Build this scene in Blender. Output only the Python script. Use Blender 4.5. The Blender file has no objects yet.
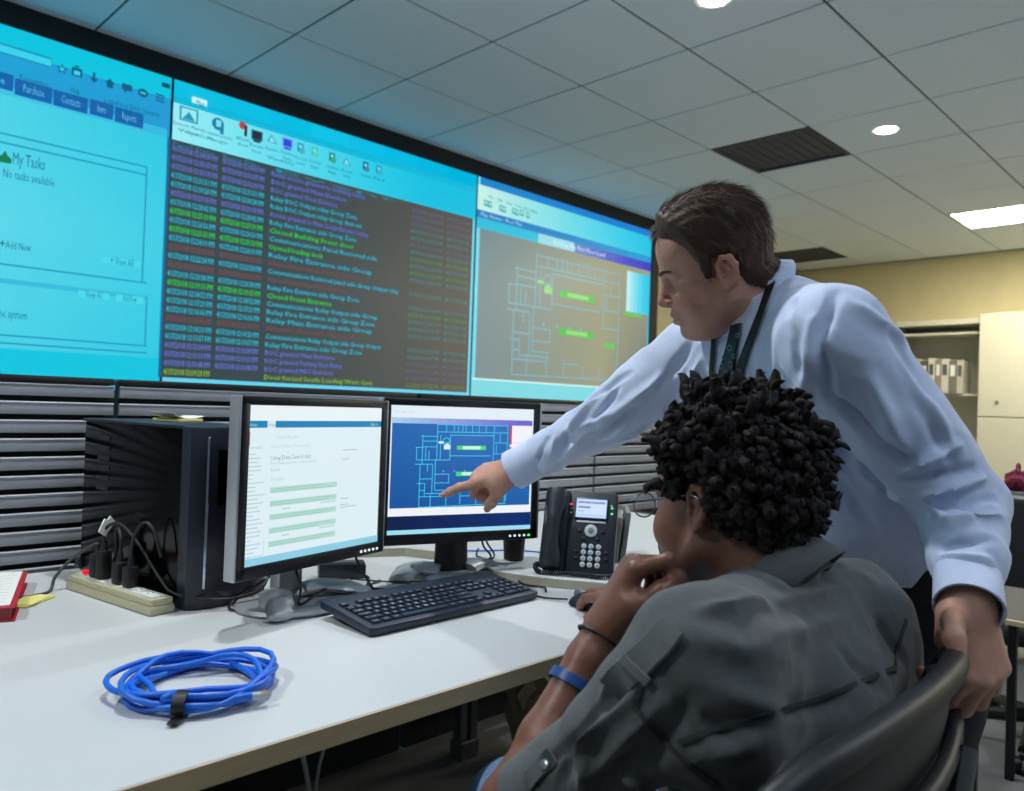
import bpy, bmesh, math, random
import numpy as np
from mathutils import Vector, Matrix
from mathutils.bvhtree import BVHTree
random.seed(7); np.random.seed(7)
S = bpy.context.scene
COL = S.collection
# ------------------------------------------------------------------ camera
YAW, PITCH, ROLL, FPX = math.radians(44.676), math.radians(0.8335), math.radians(1.9858), 783.128
CAMZ, DESK, CEIL = 1.15, 0.73, 2.7466
fw = Vector((math.cos(PITCH)*math.cos(YAW), math.cos(PITCH)*math.sin(YAW), math.sin(PITCH)))
r0 = Vector((math.sin(YAW), -math.cos(YAW), 0)); u0 = r0.cross(fw)
rt = math.cos(ROLL)*r0 + math.sin(ROLL)*u0
up = -math.sin(ROLL)*r0 + math.cos(ROLL)*u0
CAM = Vector((0, 0, CAMZ))
cd = bpy.data.cameras.new('camera'); cam = bpy.data.objects.new('camera', cd); COL.objects.link(cam)
cd.sensor_width = 36; cd.lens = FPX/1024*36; cd.clip_start = .02
m = Matrix((rt, up, -fw)).transposed().to_4x4(); m.translation = CAM; cam.matrix_world = m
cd.dof.use_dof = True; cd.dof.focus_distance = 1.45; cd.dof.aperture_fstop = 5.0
S.camera = cam
def ray(u, v): return rt*((u-512)/FPX) + up*((395.5-v)/FPX) + fw
def P(u, v, d): return CAM + ray(u, v)*d                 # pixel + distance along the view axis
def onz(u, v, z):
    d = ray(u, v); return CAM + d*((z-CAMZ)/d.z)
def ony(u, v, y):
    d = ray(u, v); return CAM + d*(y/d.y)
def onx(u, v, x):
    d = ray(u, v); return CAM + d*(x/d.x)
# ------------------------------------------------------------------ world, lights, exposure
S.view_settings.view_transform = 'Standard'; S.view_settings.look = 'None'
S.view_settings.exposure = 0.0; S.view_settings.gamma = 1.0; S.view_settings.use_curve_mapping = False
w = bpy.data.worlds.new('world'); S.world = w; w.use_nodes = True
w.node_tree.nodes['Background'].inputs[0].default_value = (.02, .025, .03, 1)
w.node_tree.nodes['Background'].inputs[1].default_value = 1.0
CAN_W, TROFFER = 92.0, 32.0
SCREEN_GAIN = 1.04
# ------------------------------------------------------------------ helpers
def lin(r, g, b):
    f = lambda c: (c/255/12.92) if c/255 <= .04045 else ((c/255+.055)/1.055)**2.4
    return (f(r), f(g), f(b))
MATS = {}
def mat(name, rgb, rough=.5, metal=0, var=.06, scale=40, bump=0, bscale=200, coat=0, spec=.5, emit=None, estr=1, trans=0, stretch=None, sheen=0, sss=0):
    if name in MATS: return MATS[name]
    m = bpy.data.materials.new(name); m.use_nodes = True; nt = m.node_tree; N = nt.nodes
    b = N['Principled BSDF']; c = lin(*rgb)
    b.inputs['Roughness'].default_value = rough; b.inputs['Metallic'].default_value = metal
    b.inputs['Coat Weight'].default_value = coat; b.inputs['Specular IOR Level'].default_value = spec
    b.inputs['Coat Roughness'].default_value = .05
    b.inputs['Transmission Weight'].default_value = trans; b.inputs['Sheen Weight'].default_value = sheen
    if sss:
        b.inputs['Subsurface Weight'].default_value = sss; b.inputs['Subsurface Radius'].default_value = (.012, .004, .002); b.inputs['Subsurface Scale'].default_value = .6
    tc = N.new('ShaderNodeTexCoord'); mp = N.new('ShaderNodeMapping'); nt.links.new(tc.outputs['Object'], mp.inputs[0])
    if stretch: mp.inputs['Scale'].default_value = stretch
    n = N.new('ShaderNodeTexNoise'); n.inputs['Scale'].default_value = scale; n.inputs['Detail'].default_value = 4
    nt.links.new(mp.outputs[0], n.inputs['Vector'])
    r = N.new('ShaderNodeValToRGB'); nt.links.new(n.outputs['Fac'], r.inputs[0])
    r.color_ramp.elements[0].position = .3; r.color_ramp.elements[1].position = .7
    r.color_ramp.elements[0].color = tuple(x*(1-var) for x in c)+(1,)
    r.color_ramp.elements[1].color = tuple(min(1, x*(1+var)) for x in c)+(1,)
    nt.links.new(r.outputs[0], b.inputs['Base Color'])
    if bump:
        n2 = N.new('ShaderNodeTexNoise'); n2.inputs['Scale'].default_value = bscale; n2.inputs['Detail'].default_value = 3
        nt.links.new(mp.outputs[0], n2.inputs['Vector'])
        bp = N.new('ShaderNodeBump'); bp.inputs['Strength'].default_value = bump; bp.inputs['Distance'].default_value = .002
        nt.links.new(n2.outputs['Fac'], bp.inputs['Height']); nt.links.new(bp.outputs[0], b.inputs['Normal'])
    if emit:
        b.inputs['Emission Color'].default_value = lin(*emit)+(1,); b.inputs['Emission Strength'].default_value = estr
    MATS[name] = m; return m
def screen_mat(name, gain):
    m = bpy.data.materials.new(name); m.use_nodes = True; nt = m.node_tree; N = nt.nodes
    b = N['Principled BSDF']; b.inputs['Base Color'].default_value = (.01, .01, .012, 1); b.inputs['Roughness'].default_value = .35
    a = N.new('ShaderNodeAttribute'); a.attribute_name = 'col'
    nt.links.new(a.outputs['Color'], b.inputs['Emission Color']); b.inputs['Emission Strength'].default_value = gain
    return m
def tag(o, label=None, cat=None, group=None, kind=None):
    if label: o['label'] = label
    if cat: o['category'] = cat
    if group: o['group'] = group
    if kind: o['kind'] = kind
    return o
def thing(name, label, cat, loc=(0, 0, 0), rz=0, group=None):
    o = bpy.data.objects.new(name, None); COL.objects.link(o); o.empty_display_size = .05
    o.location = loc; o.rotation_euler = (0, 0, rz)
    return tag(o, label, cat, group)
def fin(name, me, m, parent=None, smooth=35):
    if m is not None:
        for x in (m if isinstance(m, (list, tuple)) else [m]): me.materials.append(x)
    if smooth:
        me.polygons.foreach_set('use_smooth', [True]*len(me.polygons))
        if smooth < 180: me.set_sharp_from_angle(angle=math.radians(smooth))
    o = bpy.data.objects.new(name, me); COL.objects.link(o)
    if parent is not None: o.parent = parent
    return o
def obj(name, bm, m, parent=None, smooth=35):
    bmesh.ops.recalc_face_normals(bm, faces=bm.faces)
    me = bpy.data.meshes.new(name); bm.to_mesh(me); bm.free()
    return fin(name, me, m, parent, smooth)
def NB(): return bmesh.new()
def RZ(a): return Matrix.Rotation(a, 3, 'Z')
def RX(a): return Matrix.Rotation(a, 3, 'X')
def RY(a): return Matrix.Rotation(a, 3, 'Y')
def box(bm, c, s, bev=0, seg=2, R=None, mi=0):
    r = bmesh.ops.create_cube(bm, size=1); vs = r['verts']
    for v in vs: v.co = Vector((v.co.x*s[0], v.co.y*s[1], v.co.z*s[2]))
    if bev:
        es = list({e for v in vs for e in v.link_edges})
        rr = bmesh.ops.bevel(bm, geom=es, offset=bev, segments=seg, affect='EDGES', profile=.5)
        vs = list({v for f in rr['faces'] for v in f.verts} | {v for v in vs if v.is_valid})
    R = R or Matrix.Identity(3); c = Vector(c)
    fs = {f for v in vs for f in v.link_faces}
    for f in fs: f.material_index = mi
    for v in vs: v.co = R @ v.co + c
    return bm
def frame_of(t):
    t = t.normalized(); a = Vector((0, 0, 1)) if abs(t.z) < .9 else Vector((1, 0, 0))
    x = a.cross(t).normalized(); return x, t.cross(x)
def tube(bm, pts, r, n=8, closed=False, mi=0, flat=None):
    pts = [Vector(p) for p in pts]; k = len(pts)
    rs = r if isinstance(r, (list, tuple)) else [r]*k
    rings = []; x = None
    for i, p in enumerate(pts):
        if closed: t = pts[(i+1) % k] - pts[i-1]
        else: t = pts[min(i+1, k-1)] - pts[max(i-1, 0)]
        t.normalize()
        if x is None: x, y = frame_of(t)
        else:
            x = (x - t*x.dot(t)).normalized(); y = t.cross(x)
        fy = flat if flat else 1
        rings.append([bm.verts.new(p + (x*math.cos(a) + y*math.sin(a)*fy)*rs[i]) for a in [2*math.pi*j/n for j in range(n)]])
    for i in range(k if closed else k-1):
        A, Bq = rings[i], rings[(i+1) % k]
        off = 0
        if closed and i == k-1:
            off = min(range(n), key=lambda o: sum((A[j].co-Bq[(j+o) % n].co).length for j in range(n)))
        for j in range(n):
            f = bm.faces.new((A[j], A[(j+1) % n], Bq[(j+1+off) % n], Bq[(j+off) % n])); f.material_index = mi
    if not closed:
        for R_ in (rings[0], rings[-1]):
            try: bm.faces.new(R_).material_index = mi
            except ValueError: pass
    return bm
def cyl(bm, p0, p1, r0, r1=None, n=20, mi=0):
    return tube(bm, [p0, p1], [r0, r0 if r1 is None else r1], n, mi=mi)
def lathe(bm, prof, n=24, c=(0, 0, 0), R=None, sx=1, sy=1, mi=0):
    c = Vector(c); rings = []
    for r, z in prof:
        ring = []
        for j in range(n):
            a = 2*math.pi*j/n; p = Vector((r*math.cos(a)*sx, r*math.sin(a)*sy, z))
            ring.append(bm.verts.new((R @ p if R else p) + c))
        rings.append(ring)
    for A, Bq in zip(rings, rings[1:]):
        for j in range(n): bm.faces.new((A[j], A[(j+1) % n], Bq[(j+1) % n], Bq[j])).material_index = mi
    for q in (rings[0], rings[-1]): bm.faces.new(q).material_index = mi
    return bm
def prism(bm, poly, z0, z1, bev=0, R=None, c=(0, 0, 0), mi=0):
    c = Vector(c); T = lambda p: (R @ p if R else p) + c
    a = [bm.verts.new(T(Vector((x, y, z0)))) for x, y in poly]; b = [bm.verts.new(T(Vector((x, y, z1)))) for x, y in poly]
    n = len(poly); fs = [bm.faces.new(a), bm.faces.new(b)]
    for i in range(n): fs.append(bm.faces.new((a[i], a[(i+1) % n], b[(i+1) % n], b[i])))
    for f in fs: f.material_index = mi
    if bev:
        es = list({e for f in fs[:2] for e in f.edges})
        bmesh.ops.bevel(bm, geom=es, offset=bev, segments=2, affect='EDGES', profile=.5)
    return bm
def spl(pts, n=8, closed=False):
    pts = [Vector(p) for p in pts]; k = len(pts); out = []
    for i in range(k if closed else k-1):
        g = (lambda j: pts[j % k]) if closed else (lambda j: pts[min(max(j, 0), k-1)])
        a, b, c, d = g(i-1), g(i), g(i+1), g(i+2)
        for s in range(n):
            t = s/n
            out.append(.5*((2*b) + (c-a)*t + (2*a-5*b+4*c-d)*t*t + (3*b-a-3*c+d)*t**3))
    if not closed: out.append(pts[-1])
    return out
def rrect(w, h, r, n=4, cx=0, cy=0):
    o = []
    for sx, sy, a0 in ((1, 1, 0), (-1, 1, 90), (-1, -1, 180), (1, -1, 270)):
        for k in range(n+1):
            a = math.radians(a0+90*k/n); o.append((cx+sx*(w/2-r)+r*math.cos(a), cy+sy*(h/2-r)+r*math.sin(a)))
    return o
_tc = {}
def text_geo(s, size):
    """flat triangles of a line of lettering, origin at the left end of the base line"""
    if s in _tc: V, F = _tc[s]
    else:
        cu = bpy.data.curves.new('t', 'FONT'); cu.body = s; cu.size = 1; cu.resolution_u = 1
        o = bpy.data.objects.new('t', cu); me = bpy.data.meshes.new_from_object(o)
        V = [(v.co.x, v.co.y) for v in me.vertices]; F = [tuple(p.vertices) for p in me.polygons]
        bpy.data.objects.remove(o); bpy.data.curves.remove(cu); bpy.data.meshes.remove(me); _tc[s] = (V, F)
    return [(x*size, y*size) for x, y in V], F
class Paint:
    """picture on a screen: flat coloured pieces in layers; x to the right, y up, in metres"""
    def __init__(s): s.v, s.f, s.c = [], [], []; s.z = 0
    def poly(s, pts, col, dz=None):
        s.z += .00002; z = s.z; k = len(s.v)
        s.v += [(x, y, z) for x, y in pts]; s.f.append(tuple(range(k, k+len(pts)))); s.c.append(col)
    def rect(s, x0, y0, x1, y1, col): s.poly([(x0, y0), (x1, y0), (x1, y1), (x0, y1)], col)
    def grid(s, x0, y0, x1, y1, fn, n=8, m=4):
        for i in range(n):
            for j in range(m):
                a, b = x0+(x1-x0)*i/n, x0+(x1-x0)*(i+1)/n; c, d = y0+(y1-y0)*j/m, y0+(y1-y0)*(j+1)/m
                k = len(s.v); s.v += [(a, c, s.z), (b, c, s.z), (b, d, s.z), (a, d, s.z)]; s.f.append((k, k+1, k+2, k+3)); s.c.append(fn((i+.5)/n, (j+.5)/m))
        s.z += .00002
    def line(s, x0, y0, x1, y1, w, col):
        dx, dy = x1-x0, y1-y0; l = math.hypot(dx, dy) or 1; nx, ny = -dy/l*w/2, dx/l*w/2
        s.poly([(x0+nx, y0+ny), (x0-nx, y0-ny), (x1-nx, y1-ny), (x1+nx, y1+ny)], col)
    def text(s, x, y, t, size, col, wid=None):
        V, F = text_geo(t, size)
        if not V: return
        k = len(s.v); s.z += .00002
        q = wid/max(v[0] for v in V) if wid else 1
        s.v += [(x+a*q, y+b, s.z) for a, b in V]; s.f += [tuple(k+i for i in f) for f in F]; s.c += [col]*len(F)
    def build(s, name, m, parent, M4):
        me = bpy.data.meshes.new(name); me.from_pydata([tuple(M4 @ Vector(v)) for v in s.v], [], s.f)
        at = me.color_attributes.new('col', 'FLOAT_COLOR', 'CORNER')
        d = []
        for f, c in zip(s.f, s.c): d += list(lin(*c)+(1,))*len(f)
        at.data.foreach_set('color', d)
        return fin(name, me, m, parent, 0)
# ================================================================== the room
WX0, WX1, WY0, WY1 = -2.6, 8.27, -3.2, 3.82
beige = mat('wall_paint', (214, 202, 160), .85, var=.03, scale=6, bump=.15, bscale=300)
carpet = mat('carpet', (118, 117, 114), .95, var=.25, scale=220, bump=.8, bscale=400, sheen=.2)
tile_m = mat('ceiling_tile', (226, 237, 248), .95, var=.04, scale=120, bump=.35, bscale=500)
tee_m = mat('ceiling_tee', (92, 92, 88), .6, var=.02)
black = mat('matte_black', (17, 17, 22), .45, var=.1)
def struct(name, bm, m, smooth=0): return tag(obj(name, bm, m, None, smooth), kind='structure')
bm = NB(); box(bm, ((WX0+WX1)/2, (WY0+WY1)/2, -.05), (WX1-WX0+.2, WY1-WY0+.2, .1)); struct('floor', bm, carpet)
for n, c, s in (('wall_left', ((WX0+WX1)/2, WY1+.05, CEIL/2+.06), (WX1-WX0+.2, .1, CEIL+.12)),
                ('wall_back', (WX1+.05, (WY0+WY1)/2, CEIL/2+.06), (.1, WY1-WY0, CEIL+.12)),
                ('wall_right', ((WX0+WX1)/2, WY0-.05, CEIL/2+.06), (WX1-WX0+.2, .1, CEIL+.12)),
                ('wall_front', (WX0-.05, (WY0+WY1)/2, CEIL/2+.06), (.1, WY1-WY0, CEIL+.12))):
    bm = NB(); box(bm, c, s); struct(n, bm, beige if n in ('wall_left', 'wall_back') else mat('cool_grey_wall', (190, 200, 208), .85, var=.03, scale=6))
bm = NB(); box(bm, ((WX0+WX1)/2, (WY0+WY1)/2, CEIL+.11), (WX1-WX0+.2, WY1-WY0+.2, .1))
ceiling = struct('ceiling', bm, tee_m)
# suspended grid: 2 ft tiles, lines measured from the photograph
GX = lambda i: 2.9406+.6096*i
GY = lambda j: 1.2834+.6096*j
bm = NB()
for i in range(-9, 9):
    if WX0 < GX(i) < WX1: box(bm, (GX(i), (WY0+WY1)/2, CEIL+.012), (.024, WY1-WY0, .012))
for j in range(-7, 5):
    if WY0 < GY(j) < WY1: box(bm, ((WX0+WX1)/2, GY(j), CEIL+.0125), (WX1-WX0, .024, .012))
obj('tee_grid', bm, tee_m, ceiling, 0)
bm = NB()
box(bm, ((WX0+WX1)/2, WY1-.012, CEIL), (WX1-WX0, .024, .02)); box(bm, (WX1-.012, (WY0+WY1)/2, CEIL), (.024, WY1-WY0, .02))
obj('wall_angle', bm, mat('angle_trim', (150, 150, 146), .5, var=.02), ceiling, 0)
TROF = [(6, 0, 2), (0, -4, 2), (-4, -3, 2), (4, -4, 2), (6, -4, 2)]      # i, j of the upper tile, tiles along -Y
VENTS = [(2, 1), (7, 3)]
skip = {(i, j-q) for i, j, n in TROF for q in range(n)} | set(VENTS)
_tm = {}
for i in range(-10, 9):
    for j in range(-8, 5):
        x0, x1 = max(GX(i), WX0), min(GX(i+1), WX1-.02); y0, y1 = max(GY(j), WY0), min(GY(j+1), WY1-.02)
        if x1-x0 < .03 or y1-y0 < .03 or (i, j) in skip: continue
        key = (round(x1-x0, 3), round(y1-y0, 3))
        if key not in _tm:
            bm = NB(); box(bm, (0, 0, .012), (key[0]-.011, key[1]-.011, .024), .003, 1)
            o = obj('ceiling_tile', bm, tile_m, ceiling, 0); _tm[key] = o
        else:
            o = _tm[key].copy(); COL.objects.link(o); o.parent = ceiling
        o.location = ((x0+x1)/2, (y0+y1)/2, CEIL)
lens = mat('troffer_lens', (250, 248, 235), .5, var=.01, emit=(255, 246, 222), estr=TROFFER)
fill_lens = mat('fill_panel_lens', (240, 246, 255), .5, var=.01, emit=(218, 234, 255), estr=TROFFER*.225)  # cool glow of the added fill panels out of view
white_metal = mat('white_enamel', (214, 214, 206), .4, var=.02)
for k, (i, j, n) in enumerate(TROF):  # only the first panel is in view; the rest are added for fill light
    x0, x1 = GX(i), GX(i+1); y1 = GY(j+1); y0 = y1-.6096*n
    t = thing('fluorescent_light', ['long lit fluorescent ceiling panel near the beige back wall', 'added fluorescent fill panel above the aisle behind the chair, out of view', 'added fluorescent fill panel at the near end of the room, out of view', 'added fluorescent fill panel over the far aisle, out of view', 'added fluorescent fill panel above the closed end of the cream cabinet, out of view'][k], 'ceiling light', ((x0+x1)/2, (y0+y1)/2, CEIL), 0, 'fluorescent panels in the ceiling')
    hx, hy = (x1-x0)/2-.006, (y1-y0)/2-.006
    bm = NB()
    for sx in (-1, 1):
        box(bm, (sx*(hx-.012), 0, .015), (.024, 2*hy, .03)); box(bm, (0, sx*(hy-.012), .015), (2*hx-.05, .024, .03))
    obj('frame', bm, white_metal, t)
    bm = NB(); box(bm, (0, 0, .012), (2*hx-.05, 2*hy-.05, .012)); obj('diffuser', bm, lens if k in (0, 4) else fill_lens, t, 0)
vent_m = mat('vent_grille', (74, 76, 86), .7, var=.1)
for k, (i, j) in enumerate(VENTS):
    t = thing('air_vent', ['dark perforated return air vent in the ceiling above the standing person', 'dark return air vent in the ceiling close to the back wall'][k], 'vent', (GX(i)+.3048, GY(j)+.3048, CEIL))
    bm = NB(); box(bm, (0, 0, .018), (.596, .596, .01)); obj('grille_plate', bm, vent_m, t, 0)
    bm = NB()
    for s in (-1, 1): box(bm, (s*.29, 0, .008), (.016, .596, .016)); box(bm, (0, s*.29, .008), (.564, .016, .016))
    obj('frame', bm, vent_m, t, 0)
    for q in range(9):
        bm = NB(); box(bm, (0, -.24+.06*q, .011), (.56, .012, .006), 0, R=RX(.4)); obj('louvre', bm, vent_m, t, 0)
can_lens = mat('downlight_lens', (255, 255, 255), .4, var=.01, emit=(235, 244, 255), estr=12)
CANS = [((-6.5, .5), 1.15, 'round recessed downlight above the left end of the desk'), ((-3.5, .5), 1, 'round recessed downlight straight above the two monitors'), ((-.5, .5), 1, 'round recessed downlight at the top edge of the ceiling view'), ((2.5, .5), .8, 'round recessed downlight beside the dark air vent'),
        ((-.5, -3.5), .3, 'added round fill downlight over the aisle behind the desk, out of view'), ((3.5, -2.5), .3, 'added round fill downlight over the far aisle, out of view')]  # the last two are unseen, added as weak fill on the people
for (i, j), k, lab in CANS:
    t = thing('recessed_downlight', lab, 'downlight', (GX(i), GY(j), CEIL), 0, 'round downlights in the ceiling')
    bm = NB(); lathe(bm, [(.052, 0), (.075, -.003), (.078, .001), (.05, .004)], 32); obj('trim_ring', bm, white_metal, t)
    bm = NB(); lathe(bm, [(.055, -.0045), (.04, -.007), (.055, -.001)], 32); obj('lens', bm, can_lens, t)
    ld = bpy.data.lights.new('downlight_lamp', 'SPOT'); ld.energy = CAN_W*k; ld.spot_size = math.radians(125); ld.spot_blend = .6; ld.shadow_soft_size = .035
    ld.color = (.94, .97, 1.0)
    lo = bpy.data.objects.new('lamp', ld); COL.objects.link(lo); lo.parent = t; lo.location = (0, 0, -.05)
# ================================================================== video wall
SY = WY1-.05
vw = thing('video_wall', 'three-screen wall display with glowing cyan windows in a black frame', 'video wall', (2.46, WY1, 1.1))
VO = Vector((2.46, WY1, 1.1))
VX0, VX1, VX2, VX3 = -.52, 1.458, 3.425, 5.405
VZ0, VZ1 = 1.165, 2.648
bm = NB(); box(bm, Vector(((VX0+VX3)/2, SY+.02, (VZ1+CEIL)/2))-VO, (VX3-VX0+.2, .055, CEIL-VZ1))
box(bm, Vector((VX3+.05, SY+.02, (1.0+CEIL)/2))-VO, (.1, .055, CEIL-1.0)); box(bm, Vector((VX0-.05, SY+.02, (1.0+CEIL)/2))-VO, (.1, .055, CEIL-1.0))
box(bm, Vector(((VX0+VX3)/2, SY+.02, (1.0+VZ0)/2))-VO, (VX3-VX0, .055, VZ0-1.0)); box(bm, Vector(((VX0+VX3)/2, SY+.035, (1.0+VZ1)/2))-VO, (VX3-VX0, .02, VZ1-1.0))
obj('frame', bm, mat('display_frame', (10, 12, 22), .5, var=.05), vw, 0)
scr_m = screen_mat('wall_screen', SCREEN_GAIN)
def V(u, v): p = ony(u, v, SY); return p.x, p.z
MV = Matrix.Translation(Vector((0, SY, 0))-VO) @ Matrix(((1, 0, 0, 0), (0, 0, -1, 0), (0, 1, 0, 0), (0, 0, 0, 1)))
def R2(p, u0, v0, u1, v1, c): a, b = V(u0, v0), V(u1, v1); p.rect(a[0], b[1], b[0], a[1], c)
def T2(p, u, v, s, t_size, c, u1=None):
    a = V(u, v); wd = None
    if u1: wd = V(u1, v)[0]-a[0]
    p.text(a[0], a[1], s, t_size, c, wd)
def mix(a, b, t): t = max(0, min(1, t)); return tuple(a[i]+(b[i]-a[i])*t for i in range(3))
g = .006
# --- left window: task list page
p = Paint(); X0, X1 = VX0+g, VX1-g
p.grid(X0, VZ0, X1, VZ1, lambda s, t: mix((8, 188, 222), (0, 196, 216), t), 1, 1)
zb = V(0, 100)[1]
p.grid(X0, V(60, 122)[1], X1, V(60, 66)[1], lambda s, t: mix((20, 170, 214), (30, 150, 206), s), 10, 1)
xa, xb = V(0, 30)[0]-.3, V(147, 200)[0]
ztop, zbot = V(60, 118)[1], V(60, 274)[1]
p.grid(X0, V(60, 352)[1], X1-.012, V(60, 108)[1], lambda s, t: mix((96, 212, 230), (44, 196, 222), abs(s-.55)*1.6+abs(t-.5)*.6), 36, 24)
p.grid(X0, V(60, 109)[1], X1-.012, V(60, 100)[1], lambda s, t: mix((84, 206, 230), (50, 180, 220), s), 20, 1)
ink = (6, 92, 128); mid = (24, 150, 190); box_c = (60, 205, 228)
for (a, b, c, d) in ((0, 128, 147, 167), (0, 137, 147, 175), (0, 262, 147, 283), (0, 278, 147, 297), (0, 332, 147, 346), (0, 341, 147, 353)):
    q, r = V(a, b), V(c, d); p.rect(X0, r[1]-.004, r[0], r[1]+.003, mid)
q, r = V(147, 167), V(146, 283); p.rect(q[0]-.004, r[1], q[0]+.003, q[1], mid)
q, r = V(147, 296), V(146, 346); p.rect(q[0]-.004, r[1], q[0]+.003, q[1], mid)
R2(p, 0, 278, 146, 300, (50, 184, 216))
R2(p, -40, 30, 52, 68, (18, 140, 180)); R2(p, -40, 32, 51.3, 66.5, (54, 205, 230))
# toolbar icons
def star(p, cx, cy, r, c):
    p.poly([(cx+(r if k % 2 == 0 else r*.45)*math.sin(k*math.pi/5), cy+(r if k % 2 == 0 else r*.45)*math.cos(k*math.pi/5)) for k in range(10)], c)
cx, cy = V(62, 69); star(p, cx, cy, .024, ink); star(p, cx, cy, .013, box_c)
R2(p, 72, 66.5, 82, 78, ink); R2(p, 74, 70, 80, 76, box_c); R2(p, 75, 65, 79, 68, ink)
cx, cy = V(94, 78); p.rect(cx-.005, cy, cx+.005, cy+.024, ink); p.poly([(cx-.018, cy), (cx+.018, cy), (cx, cy-.022)], ink)
cx, cy = V(110, 83.5); p.poly([(cx-.022, cy), (cx+.022, cy), (cx, cy+.022)], ink); p.rect(cx-.013, cy-.02, cx+.013, cy, ink)
cx, cy = V(127, 88); p.rect(cx-.022, cy-.012, cx+.022, cy+.017, ink); p.poly([(cx-.013, cy-.012), (cx, cy-.012), (cx-.01, cy-.026)], ink)
cx, cy = V(143, 93); p.poly([(cx+.024*math.cos(k*.785), cy+.02*math.sin(k*.785)) for k in range(8)], ink); p.rect(cx-.012, cy-.004, cx+.012, cy+.004, box_c)
for k in range(3):
    cx, cy = V(160, 98); p.rect(cx-.02, cy-.018+k*.014, cx+.02, cy-.011+k*.014, ink)
R2(p, 162, 82, 170, 89, (6, 70, 100)); 
T2(p, 19, 80, 'Favourites', .038, ink, 48); T2(p, 70, 92, 'Help', .036, ink, 80); T2(p, 104, 102, 'Logged in as Entry Operator', .034, ink, 160)
for a, b, c, d, s in ((-30, 66, 13, 89, 'Home'), (15, 81.5, 52, 101, 'Purchase'), (53.5, 92, 87.5, 111.5, 'Contacts'), (90, 101.5, 113, 117.5, 'Items'), (115, 109.5, 143, 126, 'Reports')):
    A, Bq = V(a, b), V(c, d); z1 = V((a+c)/2, (b+d)/2)[1]
    p.rect(A[0], z1-.034, Bq[0], z1+.034, (14, 96, 168)); p.text(A[0]+.03, z1-.014, s, .05, (90, 190, 225), Bq[0]-A[0]-.06)
cx, cy = V(5, 158); p.poly([(cx-.022, cy-.02), (cx+.022, cy-.02), (cx+.024, cy), (cx+.008, cy+.012), (cx, cy+.03), (cx-.012, cy+.01), (cx-.024, cy+.003)], (6, 120, 84))
T2(p, 12, 163.5, 'My Tasks', .072, (4, 104, 150), 45); T2(p, 2.5, 176.5, 'No tasks available', .052, (4, 110, 156), 55)
T2(p, 5.5, 248, 'Add New', .046, ink, 31); T2(p, -2, 247, '+', .05, ink)
for a, b, c, d, s in ((103, 256.5, 140, 268, '+ View All'), (78, 290, 109, 300.5, 'View All'), (116, 294, 143, 304.5, 'Add New')):
    A, Bq = V(a, b), V(c, d); p.rect(A[0], Bq[1], Bq[0], A[1], (70, 212, 232)); p.text(A[0]+.03, (A[1]+Bq[1])/2-.014, s, .05, (10, 120, 165), Bq[0]-A[0]-.06)
T2(p, -12, 316, 'of the system', .05, (6, 104, 150), 27)
p.build('screen', scr_m, vw, MV)['label'] = 'left screen with a cyan task list page'
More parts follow.
